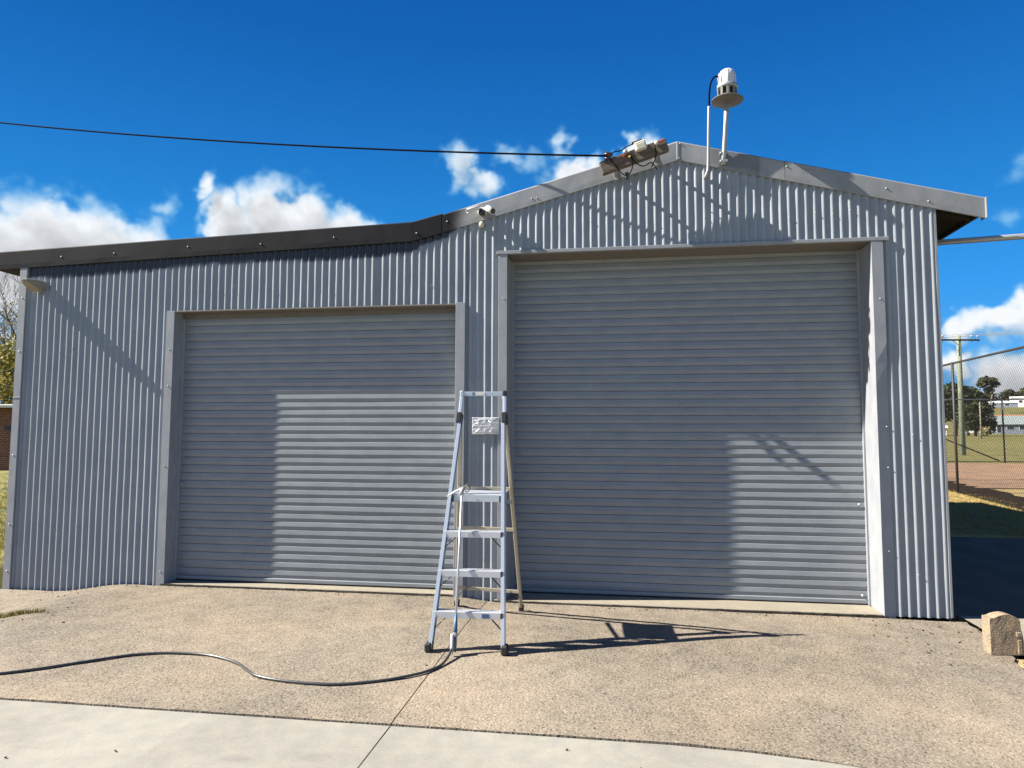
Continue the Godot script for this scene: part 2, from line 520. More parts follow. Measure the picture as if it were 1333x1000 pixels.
func make_land() -> void:
	var st := S(true)
	var xs := [-2600.0, -900.0, -400.0, -200.0, -120.0, -80.0, -55.0, -40.0, -32.0, -26.0, -21.0, -17.0, -14.0, -12.0, -10.0, -9.0, -8.0, -7.4, -7.3, -6.5, -4.0, -1.5, 1.0, 2.6, 2.9, 3.5, 4.5, 5.5, 6.5, 7.5, 8.5, 9.5, 11.0, 13.0, 16.0, 20.0, 25.0, 30.0, 36.0, 44.0, 54.0, 66.0, 80.0, 100.0, 125.0, 160.0, 200.0, 260.0, 340.0, 480.0, 900.0, 2600.0]
	var zs := [-2600.0, -900.0, -520.0, -420.0, -360.0, -300.0, -260.0, -230.0, -210.0, -190.0, -160.0, -130.0, -100.0, -80.0, -65.0, -52.0, -42.0, -36.0, -30.0, -26.0, -22.0, -18.0, -15.0, -12.5, -11.0, -10.0, -9.0, -8.0, -7.0, -6.0, -5.2, -4.75, -4.6, -3.0, -1.0, 0.5, 2.0, 4.0, 8.0, 12.0, 20.0, 60.0, 200.0, 2600.0]
	var pos := func(i: int, j: int) -> Vector3:
		var x: float = xs[i]
		var z: float = zs[j]
		var y := land_y(x, z)
		if x > -7.35 and x < 8.4 and z > -4.7 and z < 19.0: y = -0.42
		if x > -6.6 and x < 2.8 and z > -8.6 and z < 19.0: y = -0.42
		return Vector3(x, y, z)
	var tint := func(p: Vector3) -> Color:
		var n := wob.get_noise_2d(p.x * 8.0, p.z * 8.0) * 0.5 + 0.5
		var c := Color(0.155, 0.17, 0.05).lerp(Color(0.24, 0.20, 0.09), n)
		if p.z < -31.0: c = Color(0.165, 0.16, 0.05).lerp(Color(0.27, 0.235, 0.10), n)
		if p.z < -225.0: c = Color(0.24, 0.225, 0.10).lerp(Color(0.18, 0.17, 0.06), n)
		if p.z < -480.0: c = Color(0.08, 0.09, 0.045)
		if p.x > 1.0 and p.z > -12.6 and p.z < 2.0: c = Color(0.37, 0.285, 0.125)
		if p.x < -5.0 and p.z > -30.0: c = Color(0.20, 0.205, 0.07).lerp(Color(0.27, 0.23, 0.10), n)
		return c
	for i in xs.size() - 1:
		for j in zs.size() - 1:
			var q := [pos.call(i, j + 1), pos.call(i + 1, j + 1), pos.call(i + 1, j), pos.call(i, j)]
			for k in [0, 2, 1, 0, 3, 2]:
				st.set_color(tint.call(q[k]))
				st.add_vertex(q[k])
	struct("ground", st, M.land)

# the driveway's top
func drive_y(x: float, z: float) -> float:
	var y := -0.03 - 0.02 * z - 0.05 * smoothstep(0.6, 2.9, x)
	y -= (0.014 + 0.036 * smoothstep(-1.55, -1.15, x) * smoothstep(2.6, 0.9, x)) * smoothstep(1.1, 0.0, z)
	var edge: float = -5.25 + 0.12 * max(z, 0.0)
	y -= 0.10 * smoothstep(edge + 0.15, edge - 0.75, x) * smoothstep(2.9, 1.2, z)
	return y

func road_edge(x: float) -> float:
	return 2.92 + 0.115 * pow(max(0.0, x - 0.15), 2.0) * 0.9

func drive_right(z: float) -> float:
	if z < 0.9: return 3.0 + 0.0 * z
	return 2.92 - (z - 0.9) * 0.22 + 0.02 * sin(z * 9.0)

func make_paving() -> void:
	# driveway slabs left and right of the joint
	var jx := -1.268
	for side in 2:
		var st := S(true)
		var nx := 80 if side == 0 else 72
		var nz := 40
		var P := func(i: int, j: int) -> Vector3:
			var u := float(i) / nx
			var zz: float = 0.03
			var x: float = lerp(-9.0, jx - 0.004, u) if side == 0 else lerp(jx + 0.004, 3.0, u)
			var z1: float = road_edge(x) - 0.006
			var z: float = lerp(zz, z1, float(j) / nz)
			if side == 1:
				x = lerp(jx + 0.004, drive_right(z) + 0.012 * sin(z * 31.0) + 0.01 * sin(z * 71.0), u)
				z = lerp(zz, road_edge(x) - 0.006, float(j) / nz)
			return Vector3(x, drive_y(x, z) + wob.get_noise_2d(x * 60.0, z * 60.0) * 0.004, z)
		for i in nx:
			for j in nz:
				for k in [[i, j + 1], [i + 1, j], [i + 1, j + 1], [i, j + 1], [i, j], [i + 1, j]]:
					var p: Vector3 = P.call(k[0], k[1])
					st.set_uv(Vector2((p.x + 7.2) / 10.4, (p.z + 0.3) / 5.2))
					st.add_vertex(p)
		# the edges go down
		var rim := []
		for j in nz + 1: rim.append(P.call(0, j))
		for i in range(1, nx + 1): rim.append(P.call(i, nz))
		for j in range(nz - 1, -1, -1): rim.append(P.call(nx, j))
		for i in range(nx - 1, -1, -1): rim.append(P.call(i, 0))
		st.set_smooth_group(-1)
		for k in rim.size() - 1:
			var a: Vector3 = rim[k]
			var b: Vector3 = rim[k + 1]
			var dn := Vector3(0, -0.14, 0)
			for v in [a, b, b + dn, a, b + dn, a + dn]:
				st.set_uv(Vector2((v.x + 7.2) / 10.4, (v.z + 0.3 + (v.y) * 0.3) / 5.2))
				st.add_vertex(v)
		struct("driveway", st, M.aggregate)
	# dirt at the bottom of the joints
	var sj := S()
	box(sj, Vector3(jx, -0.2, 3.5), Vector3(0.06, 0.2, 7.2))
	for i in 40:
		var x := -9.0 + i * 0.3
		if x < 3.2: box(sj, Vector3(x + 0.15, -0.2, road_edge(x + 0.15) - 0.003), Vector3(0.36, 0.19, 0.08))
	rng.seed = 91   # grime packed against the front faces of the door sills
	for q in [[-4.74, -1.56, -0.02], [-1.20, 2.34, -0.058]]:
		var x: float = q[0]
		while x < q[1]:
			var w := rng.randf_range(0.02, 0.09)
			var h := rng.randf_range(0.004, 0.012)
			box(sj, Vector3(x + w / 2, q[2] - h - 0.06, 0.022), Vector3(w, 0.12, rng.randf_range(0.012, 0.022)))
			x += w
	struct("joint_soil", sj, M.joint_dirt)
	# the pale road slab, cut by the same joint
	for side in 2:
		var st := S(true)
		var n := 40
		for i in n:
			for j in 14:
				for k in [[i, j + 1], [i + 1, j], [i + 1, j + 1], [i, j + 1], [i, j], [i + 1, j]]:
					var x: float = lerp(-14.0, jx - 0.004, float(k[0]) / n) if side == 0 else lerp(jx + 0.004, 14.0, float(k[0]) / n)
					var z: float = lerp(road_edge(x) + 0.006, 13.0, pow(float(k[1]) / 14.0, 1.6))
					st.set_uv(Vector2((x + 8.0) / 5.6, z / 2.8))
					st.add_vertex(Vector3(x, -0.096 - 0.006 * (z - 2.9), z))
		for i in n:
			var xa: float = lerp(-14.0, jx - 0.004, float(i) / n) if side == 0 else lerp(jx + 0.004, 14.0, float(i) / n)
			var xb: float = lerp(-14.0, jx - 0.004, float(i + 1) / n) if side == 0 else lerp(jx + 0.004, 14.0, float(i + 1) / n)
			for v in [Vector3(xa, -0.096, road_edge(xa) + 0.006), Vector3(xb, -0.096, road_edge(xb) + 0.006), Vector3(xb, -0.25, road_edge(xb) + 0.006), Vector3(xa, -0.096, road_edge(xa) + 0.006), Vector3(xb, -0.25, road_edge(xb) + 0.006), Vector3(xa, -0.25, road_edge(xa) + 0.006)]:
				st.set_uv(Vector2((v.x + 8.0) / 5.6, v.z / 2.8))
				st.add_vertex(v)
		struct("road", st, M.concrete)
	# concrete path along the right side wall, its two pours darkened for shade, and the strip in front of it
	var cuts := [-4.75, -2.95, -0.12, 0.98]  # the cut behind the front strip follows the shed's shadow edge
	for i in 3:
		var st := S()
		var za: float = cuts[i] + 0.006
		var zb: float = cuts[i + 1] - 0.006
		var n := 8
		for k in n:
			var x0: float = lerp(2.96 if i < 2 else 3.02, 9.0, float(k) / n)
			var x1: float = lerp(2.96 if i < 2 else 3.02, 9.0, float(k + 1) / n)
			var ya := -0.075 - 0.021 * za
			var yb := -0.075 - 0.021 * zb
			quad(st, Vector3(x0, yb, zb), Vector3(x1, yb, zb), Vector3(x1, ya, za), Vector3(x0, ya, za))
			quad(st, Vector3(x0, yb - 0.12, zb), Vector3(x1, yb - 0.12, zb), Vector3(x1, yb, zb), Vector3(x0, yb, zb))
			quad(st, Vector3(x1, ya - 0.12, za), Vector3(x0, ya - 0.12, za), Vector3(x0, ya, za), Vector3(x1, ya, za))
		struct("side_path", st, M.path_shade_concrete if i < 2 else M.slab_concrete)
	var sg := S(true)   # gravel bed at the broken edge of the driveway
	for i in 20:
		for j in 14:
			for k in [[i, j + 1], [i + 1, j], [i + 1, j + 1], [i, j + 1], [i, j], [i + 1, j]]:
				var z: float = 0.985 + 0.14 * k[1]
				var x: float = lerp(2.55, 8.0, float(k[0]) / 20.0)
				sg.add_vertex(Vector3(x, -0.125 - 0.018 * (z - 1.0) + wob.get_noise_2d(x * 300.0, z * 300.0) * 0.015, z))
	struct("gravel_bed", sg, M.grit)
	# floor slabs of the two bays: the sills of the doors
	for s in [[-4.74, -1.56, -0.02, 0.016], [-1.20, 2.34, -0.058, 0.016]]:
		var st := S()
		box(st, Vector3((s[0] + s[1]) / 2, s[2] - 0.10, s[3] - 0.6), Vector3(s[1] - s[0], 0.2, 1.2), 0.006)
		struct("floor_slab", st, M.slab_concrete)

# ------------------------------------------------------------------ the shed
func front_top(x: float) -> float:     # underside line of the roof at the front wall
	if x < -2.06: return 3.70 + (x + 2.06) * 0.028
	return 4.40 - abs(x - 0.61) * 0.2565

func wall_sheet(x0: float, x1: float, yb: Callable, yt: Callable, zoff: float, parent: Node, phase := 0.0) -> void:
	var st := S(true)
	var n := int(round((x1 - x0) / PITCH * 10.0))
	var tone: float = 0.95 + 0.09 * fposmod(x0 * 7.31, 1.0)
	var rows := [0.0, 0.12, 0.25, 0.38, 0.5, 0.62, 0.75, 0.86, 1.0]
	var tops := [-0.30, -0.27, -0.24, -0.21, -0.18, -0.15, -0.12, -0.08, 0.0]
	var V := func(i: int, j: int) -> Array:
		var x: float = x0 + (x1 - x0) * i / n
		var b: float = yb.call(x)
		var t: float = yt.call(x)
		var y: float
		if j < 9: y = lerp(b, t - 0.33, rows[j])
		else: y = t + tops[j - 9]
		var dent := wob.get_noise_2d(x * 22.0, y * 18.0) * 0.0048 + wob.get_noise_2d(x * 90.0 + 40.0, y * 75.0) * 0.0018
		var z := AMP * cos(TAU * (x - phase) / PITCH) + zoff + dent
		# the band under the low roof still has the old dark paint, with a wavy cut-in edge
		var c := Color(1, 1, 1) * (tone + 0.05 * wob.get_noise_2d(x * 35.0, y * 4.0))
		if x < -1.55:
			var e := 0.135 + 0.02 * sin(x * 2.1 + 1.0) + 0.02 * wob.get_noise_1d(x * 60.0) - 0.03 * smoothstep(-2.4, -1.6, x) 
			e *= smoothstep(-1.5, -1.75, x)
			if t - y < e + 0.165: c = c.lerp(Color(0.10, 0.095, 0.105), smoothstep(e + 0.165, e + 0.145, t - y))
		return [Vector3(x, y, z), c]
	var g := []
	for i in n + 1:
		var col := []
		for j in 18: col.append(V.call(i, j))
		g.append(col)
	for i in n:
		for j in 17:
			for k in [[i, j], [i + 1, j + 1], [i + 1, j], [i, j], [i, j + 1], [i + 1, j + 1]]:
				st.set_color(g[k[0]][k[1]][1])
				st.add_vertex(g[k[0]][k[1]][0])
	obj("wall_sheet", st, M.paint, parent)

# a plain corrugated plane (side walls, back wall, roof): ribs run along "up"
func ribbed(st: SurfaceTool, o: Vector3, along: Vector3, up: Vector3, out: Vector3) -> void:
	var l := along.length()
	var n := int(l / PITCH * 6.0)
	for i in n:
		var a := o + along * (float(i) / n) + out * AMP * cos(TAU * l * i / n / PITCH)
		var b := o + along * (float(i + 1) / n) + out * AMP * cos(TAU * l * (i + 1) / n / PITCH)
		quad(st, a, b, b + up, a + up)

func screw(parent: Node, at: Vector3, r := 0.008, m: Material = null) -> void:
	var st := S(true)
	lathe(st, [Vector2(r * 1.5, 0), Vector2(r * 1.5, 0.0015), Vector2(r, 0.003), Vector2(r * 0.9, 0.0065), Vector2(0, 0.007)], at, 8, Basis(Vector3.RIGHT, PI / 2))
	obj("screw", st, m if m else M.screw_steel, parent)

# folded barge flashing along the roof edge in front; paint(x) gives its colour
func barge(parent: Node, x0: float, y0: float, x1: float, y1: float, h: float, paint: Callable, label := "", za := 0.021, zb := 0.021) -> void:
	var st := S()
	var n := int(max(2.0, (x1 - x0) / 0.03))
	for i in n:
		var xa: float = lerp(x0, x1, float(i) / n)
		var xb: float = lerp(x0, x1, float(i + 1) / n)
		var prof := [[-0.002, -0.014], [0.0, 0.0], [0.05, 0.001], [h - 0.012, 0.0], [h, -0.010], [h + 0.004, -0.16]]
		for k in prof.size() - 1:
			var w := func(x: float, f: Array) -> Vector3:
				var u: float = (x - x0) / (x1 - x0)
				return Vector3(x, lerp(y0, y1, u) + f[0], lerp(za, zb, u) + f[1] + wob.get_noise_2d(x * 25.0, f[0] * 60.0) * 0.0025)
			var q := [w.call(xa, prof[k]), w.call(xb, prof[k]), w.call(xb, prof[k + 1]), w.call(xa, prof[k + 1])]
			for v in [0, 2, 1, 0, 3, 2]:
				var p: Vector3 = q[v]
				st.set_color(paint.call(p.x, p.y - lerp(y0, y1, (p.x - x0) / (x1 - x0))))
				st.add_vertex(p)
	var o := obj("barge_board", st, M.barge_paint, parent)
	if label: o.set_meta("label", label)

func roller_door(parent: Node, x0: float, x1: float, y0: float, y1: float, z: float) -> void:
	var d := Node3D.new()
	d.name = "roller_door"
	parent.add_child(d, true)
	var pitch := 0.0823
	var n := int((y1 - y0 - 0.05) / pitch)
	pitch = (y1 - y0 - 0.05) / n
	# one slat: from its top down a steep ledge, a face that leans back a little, an undercut
	var prof := [[1.0, -0.0075], [0.972, -0.0025], [0.945, -0.0002], [0.455, 0.0042], [0.43, 0.0041], [0.405, 0.0033], [0.055, -0.0022], [0.0, -0.0078]]
	for k in n:
		var st := S()
		var yb := y0 + 0.05 + k * pitch
		var m := 24
		for i in m:
			for j in prof.size() - 1:
				var q := []
				for c in [[i, j + 1], [i + 1, j + 1], [i + 1, j], [i, j]]:
					var x: float = lerp(x0, x1, float(c[0]) / m)
					var f: Array = prof[c[1]]
					var sag := wob.get_noise_2d(x * 9.0 + z * 900.0, yb * 60.0) * 0.0035
					q.append(Vector3(x, yb + f[0] * pitch + sag * 0.5, z + f[1] + sag))
				st.set_smooth_group([1, 1, 2, 3, 3, 4, 5][j])
				quad(st, q[0], q[1], q[2], q[3])
		obj("slat", st, M.door_paint, d)
	var sb := S()
	box(sb, Vector3((x0 + x1) / 2, y0 + 0.032, z), Vector3(x1 - x0, 0.04, 0.03), 0.006)
	obj("bottom_rail", sb, M.door_paint, d)
	var ss := S()
	box(ss, Vector3((x0 + x1) / 2, y0 + 0.006, z), Vector3(x1 - x0, 0.012, 0.022), 0.003)
	obj("rubber_seal", ss, M.black_rubber, d)
	for x in [x0 + 0.004, x1 - 0.004]:
		var sg := S()
		box(sg, Vector3(x, (y0 + y1) / 2, z + 0.006), Vector3(0.028, y1 - y0, 0.045), 0.003)
		obj("guide_rail", sg, M.trim_paint, d)

func make_shed() -> void:
	var t := thing("metal_shed", "grey corrugated iron shed with a gabled bay and a lower lean-to bay", "shed")
	var lb := func(x: float) -> float: return -0.155
	var rb := func(x: float) -> float: return -0.075
	var top := func(x: float) -> float: return front_top(x) - 0.005
	var hl := func(x: float) -> float: return 2.862
	var hr := func(x: float) -> float: return 3.362
	# front wall sheets, left to right; each is its own rolled sheet, lapped a millimetre or two over the next
	var runs := [[-6.53, -5.75, lb], [-5.75, -4.785, lb], [-4.785, -4.005, hl], [-4.005, -3.225, hl], [-3.225, -2.445, hl], [-2.445, -1.595, hl]]
	var k := 0
	for r in runs:
		wall_sheet(r[0], r[1] + 0.012, r[2], top, 0.0015 * (k % 2), t, -3.735 if k < 5 else -2.375)
		k += 1
	for r in [[-1.505, -1.165, func(x): return -0.115], [-1.165, -0.37, hr], [-0.37, 0.41, hr], [0.41, 1.19, hr], [1.19, 1.97, hr], [1.97, 2.455, hr], [2.455, 2.905, rb]]:
		wall_sheet(r[0], r[1] + 0.006, r[2], top, 0.0015 * (k % 2), t, -1.454 if r[0] < -1.2 else -0.393 + 0.003)
		k += 1
	wall_sheet(-1.60, -1.50, func(x): return 2.862, top, 0.004, t, -1.51)
	# the other walls
	var st := S(true)
	ribbed(st, Vector3(2.9, -0.09, 0), Vector3(0, 0, -8.57), Vector3(0, 3.86, 0), Vector3(1, 0, 0))
	obj("side_wall", st, M.paint, t)
	st = S(true)
	ribbed(st, Vector3(-6.56, -0.16, -8.57), Vector3(0, 0, 8.53), Vector3(0, 3.66, 0), Vector3(-1, 0, 0))
	obj("side_wall", st, M.paint, t)
	st = S()
	var pts := [-6.56, -2.06, 0.61, 2.9]
	for i in 3:
		quad(st, Vector3(pts[i + 1], -0.1, -8.57), Vector3(pts[i], -0.1, -8.57), Vector3(pts[i], front_top(pts[i]), -8.57), Vector3(pts[i + 1], front_top(pts[i + 1]), -8.57))
	obj("rear_wall", st, M.paint, t)
	# roof sheets
	st = S(true)
	ribbed(st, Vector3(3.34, 3.645, 0.0), Vector3(0, 0, -8.64), Vector3(-2.73, 0.70, 0), Vector3(0.25, 0.97, 0))
	obj("roof_sheet", st, M.zinc_roof, t)
	st = S(true)
	ribbed(st, Vector3(-2.06, 3.645, -8.61), Vector3(0, 0, 8.61), Vector3(2.67, 0.70, 0), Vector3(-0.25, 0.97, 0))
	obj("roof_sheet", st, M.zinc_roof, t)
	st = S(true)
	ribbed(st, Vector3(-7.3, 3.50, -8.61), Vector3(0, 0, 8.61), Vector3(5.24, 0.148, 0), Vector3(0, 1, 0))
	obj("roof_sheet", st, M.zinc_roof, t)
	st = S()
	box(st, Vector3(0.61, 4.365, -4.35), Vector3(0.3, 0.012, 8.6), 0.004)
	obj("ridge_cap", st, M.zinc_roof, t)
	# eave timbers at the right
	for i in 8:
		st = S()
		bar(st, Vector3(3.27, 3.59, -0.12 - i * 1.2), Vector3(2.93, 3.672, -0.12 - i * 1.2), 0.045, 0.09, Vector3(0, 0, 1))
		obj("rafter", st, M.dark_timber, t)
	st = S()
	box(st, Vector3(3.3, 3.60, -4.3), Vector3(0.03, 0.10, 8.5))
	obj("eave_board", st, M.dark_timber, t)
	st = S()
	quad(st, Vector3(3.285, 3.585, -8.5), Vector3(2.92, 3.67, -8.5), Vector3(2.92, 3.67, -0.02), Vector3(3.285, 3.585, -0.02))
	obj("eave_lining", st, M.dark_timber, t)
	st = S()
	quad(st, Vector3(-6.58, 3.49, -8.5), Vector3(-7.27, 3.47, -8.5), Vector3(-7.27, 3.47, 0.0), Vector3(-6.58, 3.49, 0.0))
	obj("eave_lining", st, M.dark_timber, t)
	# barge boards
	var dark := Color(0.066, 0.063, 0.074)
	var old := func(x: float, h: float) -> Color: return dark
	var half := func(x: float, h: float) -> Color:
		var e := -1.60 + 0.05 * wob.get_noise_2d(x * 40.0, h * 200.0) + h * 0.35
		return dark.lerp(Color.WHITE, smoothstep(e - 0.10, e + 0.13, x))
	var patch := func(x: float, h: float) -> Color:
		var u: float = (x - 1.14) / 0.24
		var a := smoothstep(1.06, 0.90, abs(u)) if u > 0 else smoothstep(1.25, 0.55, abs(u))
		return Color.WHITE.lerp(Color(0.66, 0.66, 0.66), a * smoothstep(-0.02, 0.03, h))
	barge(t, -7.32, 3.37, -2.07, 3.517, 0.205, old, "dark charcoal barge board not yet repainted", 0.031, 0.029)
	barge(t, -2.068, 3.518, -1.762, 3.592, 0.205, old, "short dark barge board at the bend of the roof", 0.0285, 0.0225)
	barge(t, -1.76, 3.592, 0.606, 4.222, 0.192, half, "barge board with a sprayed edge between dark and fresh grey paint")
	barge(t, 0.61, 4.222, 1.60, 3.966, 0.192, patch)
	barge(t, 1.603, 3.967, 3.345, 3.52, 0.194, func(x, h): return Color(0.94, 0.94, 0.94))
	st = S()
	st.set_color(Color(0.8, 0.8, 0.8))
	box(st, Vector3(3.339, 3.615, -0.005), Vector3(0.008, 0.19, 0.11))
	obj("barge_end", st, M.trim_paint, t)
	st = S()
	st.set_color(Color.WHITE)
	box(st, Vector3(0.606, 4.315, 0.022), Vector3(0.018, 0.18, 0.008), 0.002)
	obj("apex_cover", st, M.trim_paint, t)
	for p in [[-6.10, 3.50], [-5.45, 3.515], [-4.57, 3.555], [-3.73, 3.55], [-2.91, 3.59], [-2.02, 3.60], [-1.70, 3.71], [-0.83, 3.905], [-0.78, 3.91], [0.63, 4.385], [0.62, 4.24], [1.62, 4.1], [2.86, 3.70], [2.5, 3.84]]:
		screw(t, Vector3(p[0], p[1], 0.031 if p[0] < -1.8 else 0.022), 0.0055, M.galvanised)
	# door frames: flashing boxes whose inner faces are the reveals
	var wp := Color.WHITE
	var frames := [[-4.79, -4.70, -0.155, 2.858, -0.20, 0.026], [-1.60, -1.504, -0.11, 2.866, -0.20, 0.034], [-1.166, -1.078, -0.115, 3.345, -0.37, 0.024]]
	for f in frames:
		st = S()
		st.set_color(wp)
		box(st, Vector3((f[0] + f[1]) / 2, (f[2] + f[3]) / 2, (f[4] + f[5]) / 2), Vector3(f[1] - f[0], f[3] - f[2], f[5] - f[4]), 0.002)
		obj("door_jamb", st, M.trim_paint, t)
	# the right jamb, knocked back out of line on its lower half
	st = S()
	st.set_color(wp)
	var ys := [-0.10, 0.4, 0.9, 1.5, 2.0, 2.2, 2.38, 2.6, 3.0, 3.345]
	for i in ys.size() - 1:
		var r := func(y: float) -> Array:
			var b := 1.0 - smoothstep(1.95, 2.45, y)
			return [Vector3(2.349, y, -0.37), Vector3(2.349, y, 0.028 - 0.004 * b), Vector3(2.451, y, 0.026 - 0.022 * b), Vector3(2.451, y, -0.37)]
		var a: Array = r.call(ys[i])
		var b: Array = r.call(ys[i + 1])
		for j in 3:
			quad(st, a[j], a[j + 1], b[j + 1], b[j])
	obj("door_jamb", st, M.trim_paint, t)
	# heads
	st = S()
	box(st, Vector3(-3.15, 2.853, -0.095), Vector3(3.095, 0.016, 0.22), 0.002)
	obj("door_head", st, M.soffit, t)
	st = S()
	box(st, Vector3(-3.15, 2.82, -0.14), Vector3(3.095, 0.05, 0.03), 0.003)
	obj("door_hood", st, M.soffit, t)
	st = S()
	st.set_color(Color(0.92, 0.92, 0.92))
	box(st, Vector3(0.66, 3.364, 0.008), Vector3(3.69, 0.034, 0.046), 0.003)
	obj("door_head", st, M.trim_paint, t)
	st = S()
	box(st, Vector3(0.635, 3.355, -0.19), Vector3(3.42, 0.014, 0.35), 0.002)
	obj("door_hood", st, M.soffit, t)
	roller_door(t, -4.698, -1.602, -0.018, 2.80, -0.158)
	roller_door(t, -1.076, 2.347, -0.058, 3.395, -0.335)
	for p in [[-4.745, 2.44], [-4.745, 2.05], [-4.745, 1.2], [-4.745, 0.1], [-1.55, 2.3], [-1.55, 1.1], [-1.12, 2.9], [-1.12, 1.9], [2.43, 1.62], [2.43, 1.25], [2.41, 2.8], [2.41, 0.5]]:
		screw(t, Vector3(p[0], p[1], 0.027 if p[0] < 2.0 or p[1] > 2.0 else 0.012), 0.005, M.galvanised)
	for p in [[2.28, 0.88, -0.325], [2.28, 0.03, -0.32], [-4.66, 1.0, -0.148]]:
		screw(t, Vector3(p[0], p[1], p[2]), 0.011, M.galvanised)
	# corner flashing at the left end
	st = S()
	st.set_color(Color(0.98, 0.98, 0.98))
	box(st, Vector3(-6.572, 1.62, -0.03), Vector3(0.092, 3.56, 0.11), 0.004)
	obj("corner_flashing", st, M.trim_paint, t)
	st = S()
	st.set_color(Color(0.9, 0.9, 0.9))
	box(st, Vector3(-6.572, 1.935, 0.026), Vector3(0.095, 0.012, 0.006), 0.001)
	obj("flashing_lap", st, M.trim_paint, t)
	for y in [3.05, 2.45, 1.3, 0.55, 0.05]:
		screw(t, Vector3(-6.57, y, 0.026), 0.006)
	# strips that step the lower bay against the gable, and the corner of the right wall
	st = S()
	st.set_color(Color(0.9, 0.9, 0.9))
	box(st, Vector3(2.915, 1.82, -0.012), Vector3(0.024, 3.78, 0.04), 0.003)
	obj("corner_flashing", st, M.trim_paint, t)
	# roofing nails with their washers along two rows
	rng.seed = 4
	for row in [[0.55, -6.4, -4.9], [2.45, -6.4, -4.9], [1.55, 2.5, 2.88], [0.32, 2.5, 2.88], [2.72, 2.5, 2.88], [2.55, -1.45, -1.2], [1.05, -1.45, -1.2], [3.05, -4.5, -1.7], [3.62, -0.9, 2.7]]:
		var x: float = row[1]
		while x < row[2]:
			var c: float = round((x - (-3.735 if x < -1.6 else -0.393)) / PITCH) * PITCH + (-3.735 if x < -1.6 else -0.393)
			if rng.randf() < 0.45: screw(t, Vector3(c, row[0] + rng.randf_range(-0.03, 0.03), AMP + 0.001), 0.0055, M.trim_paint)
			x += PITCH * 2.0

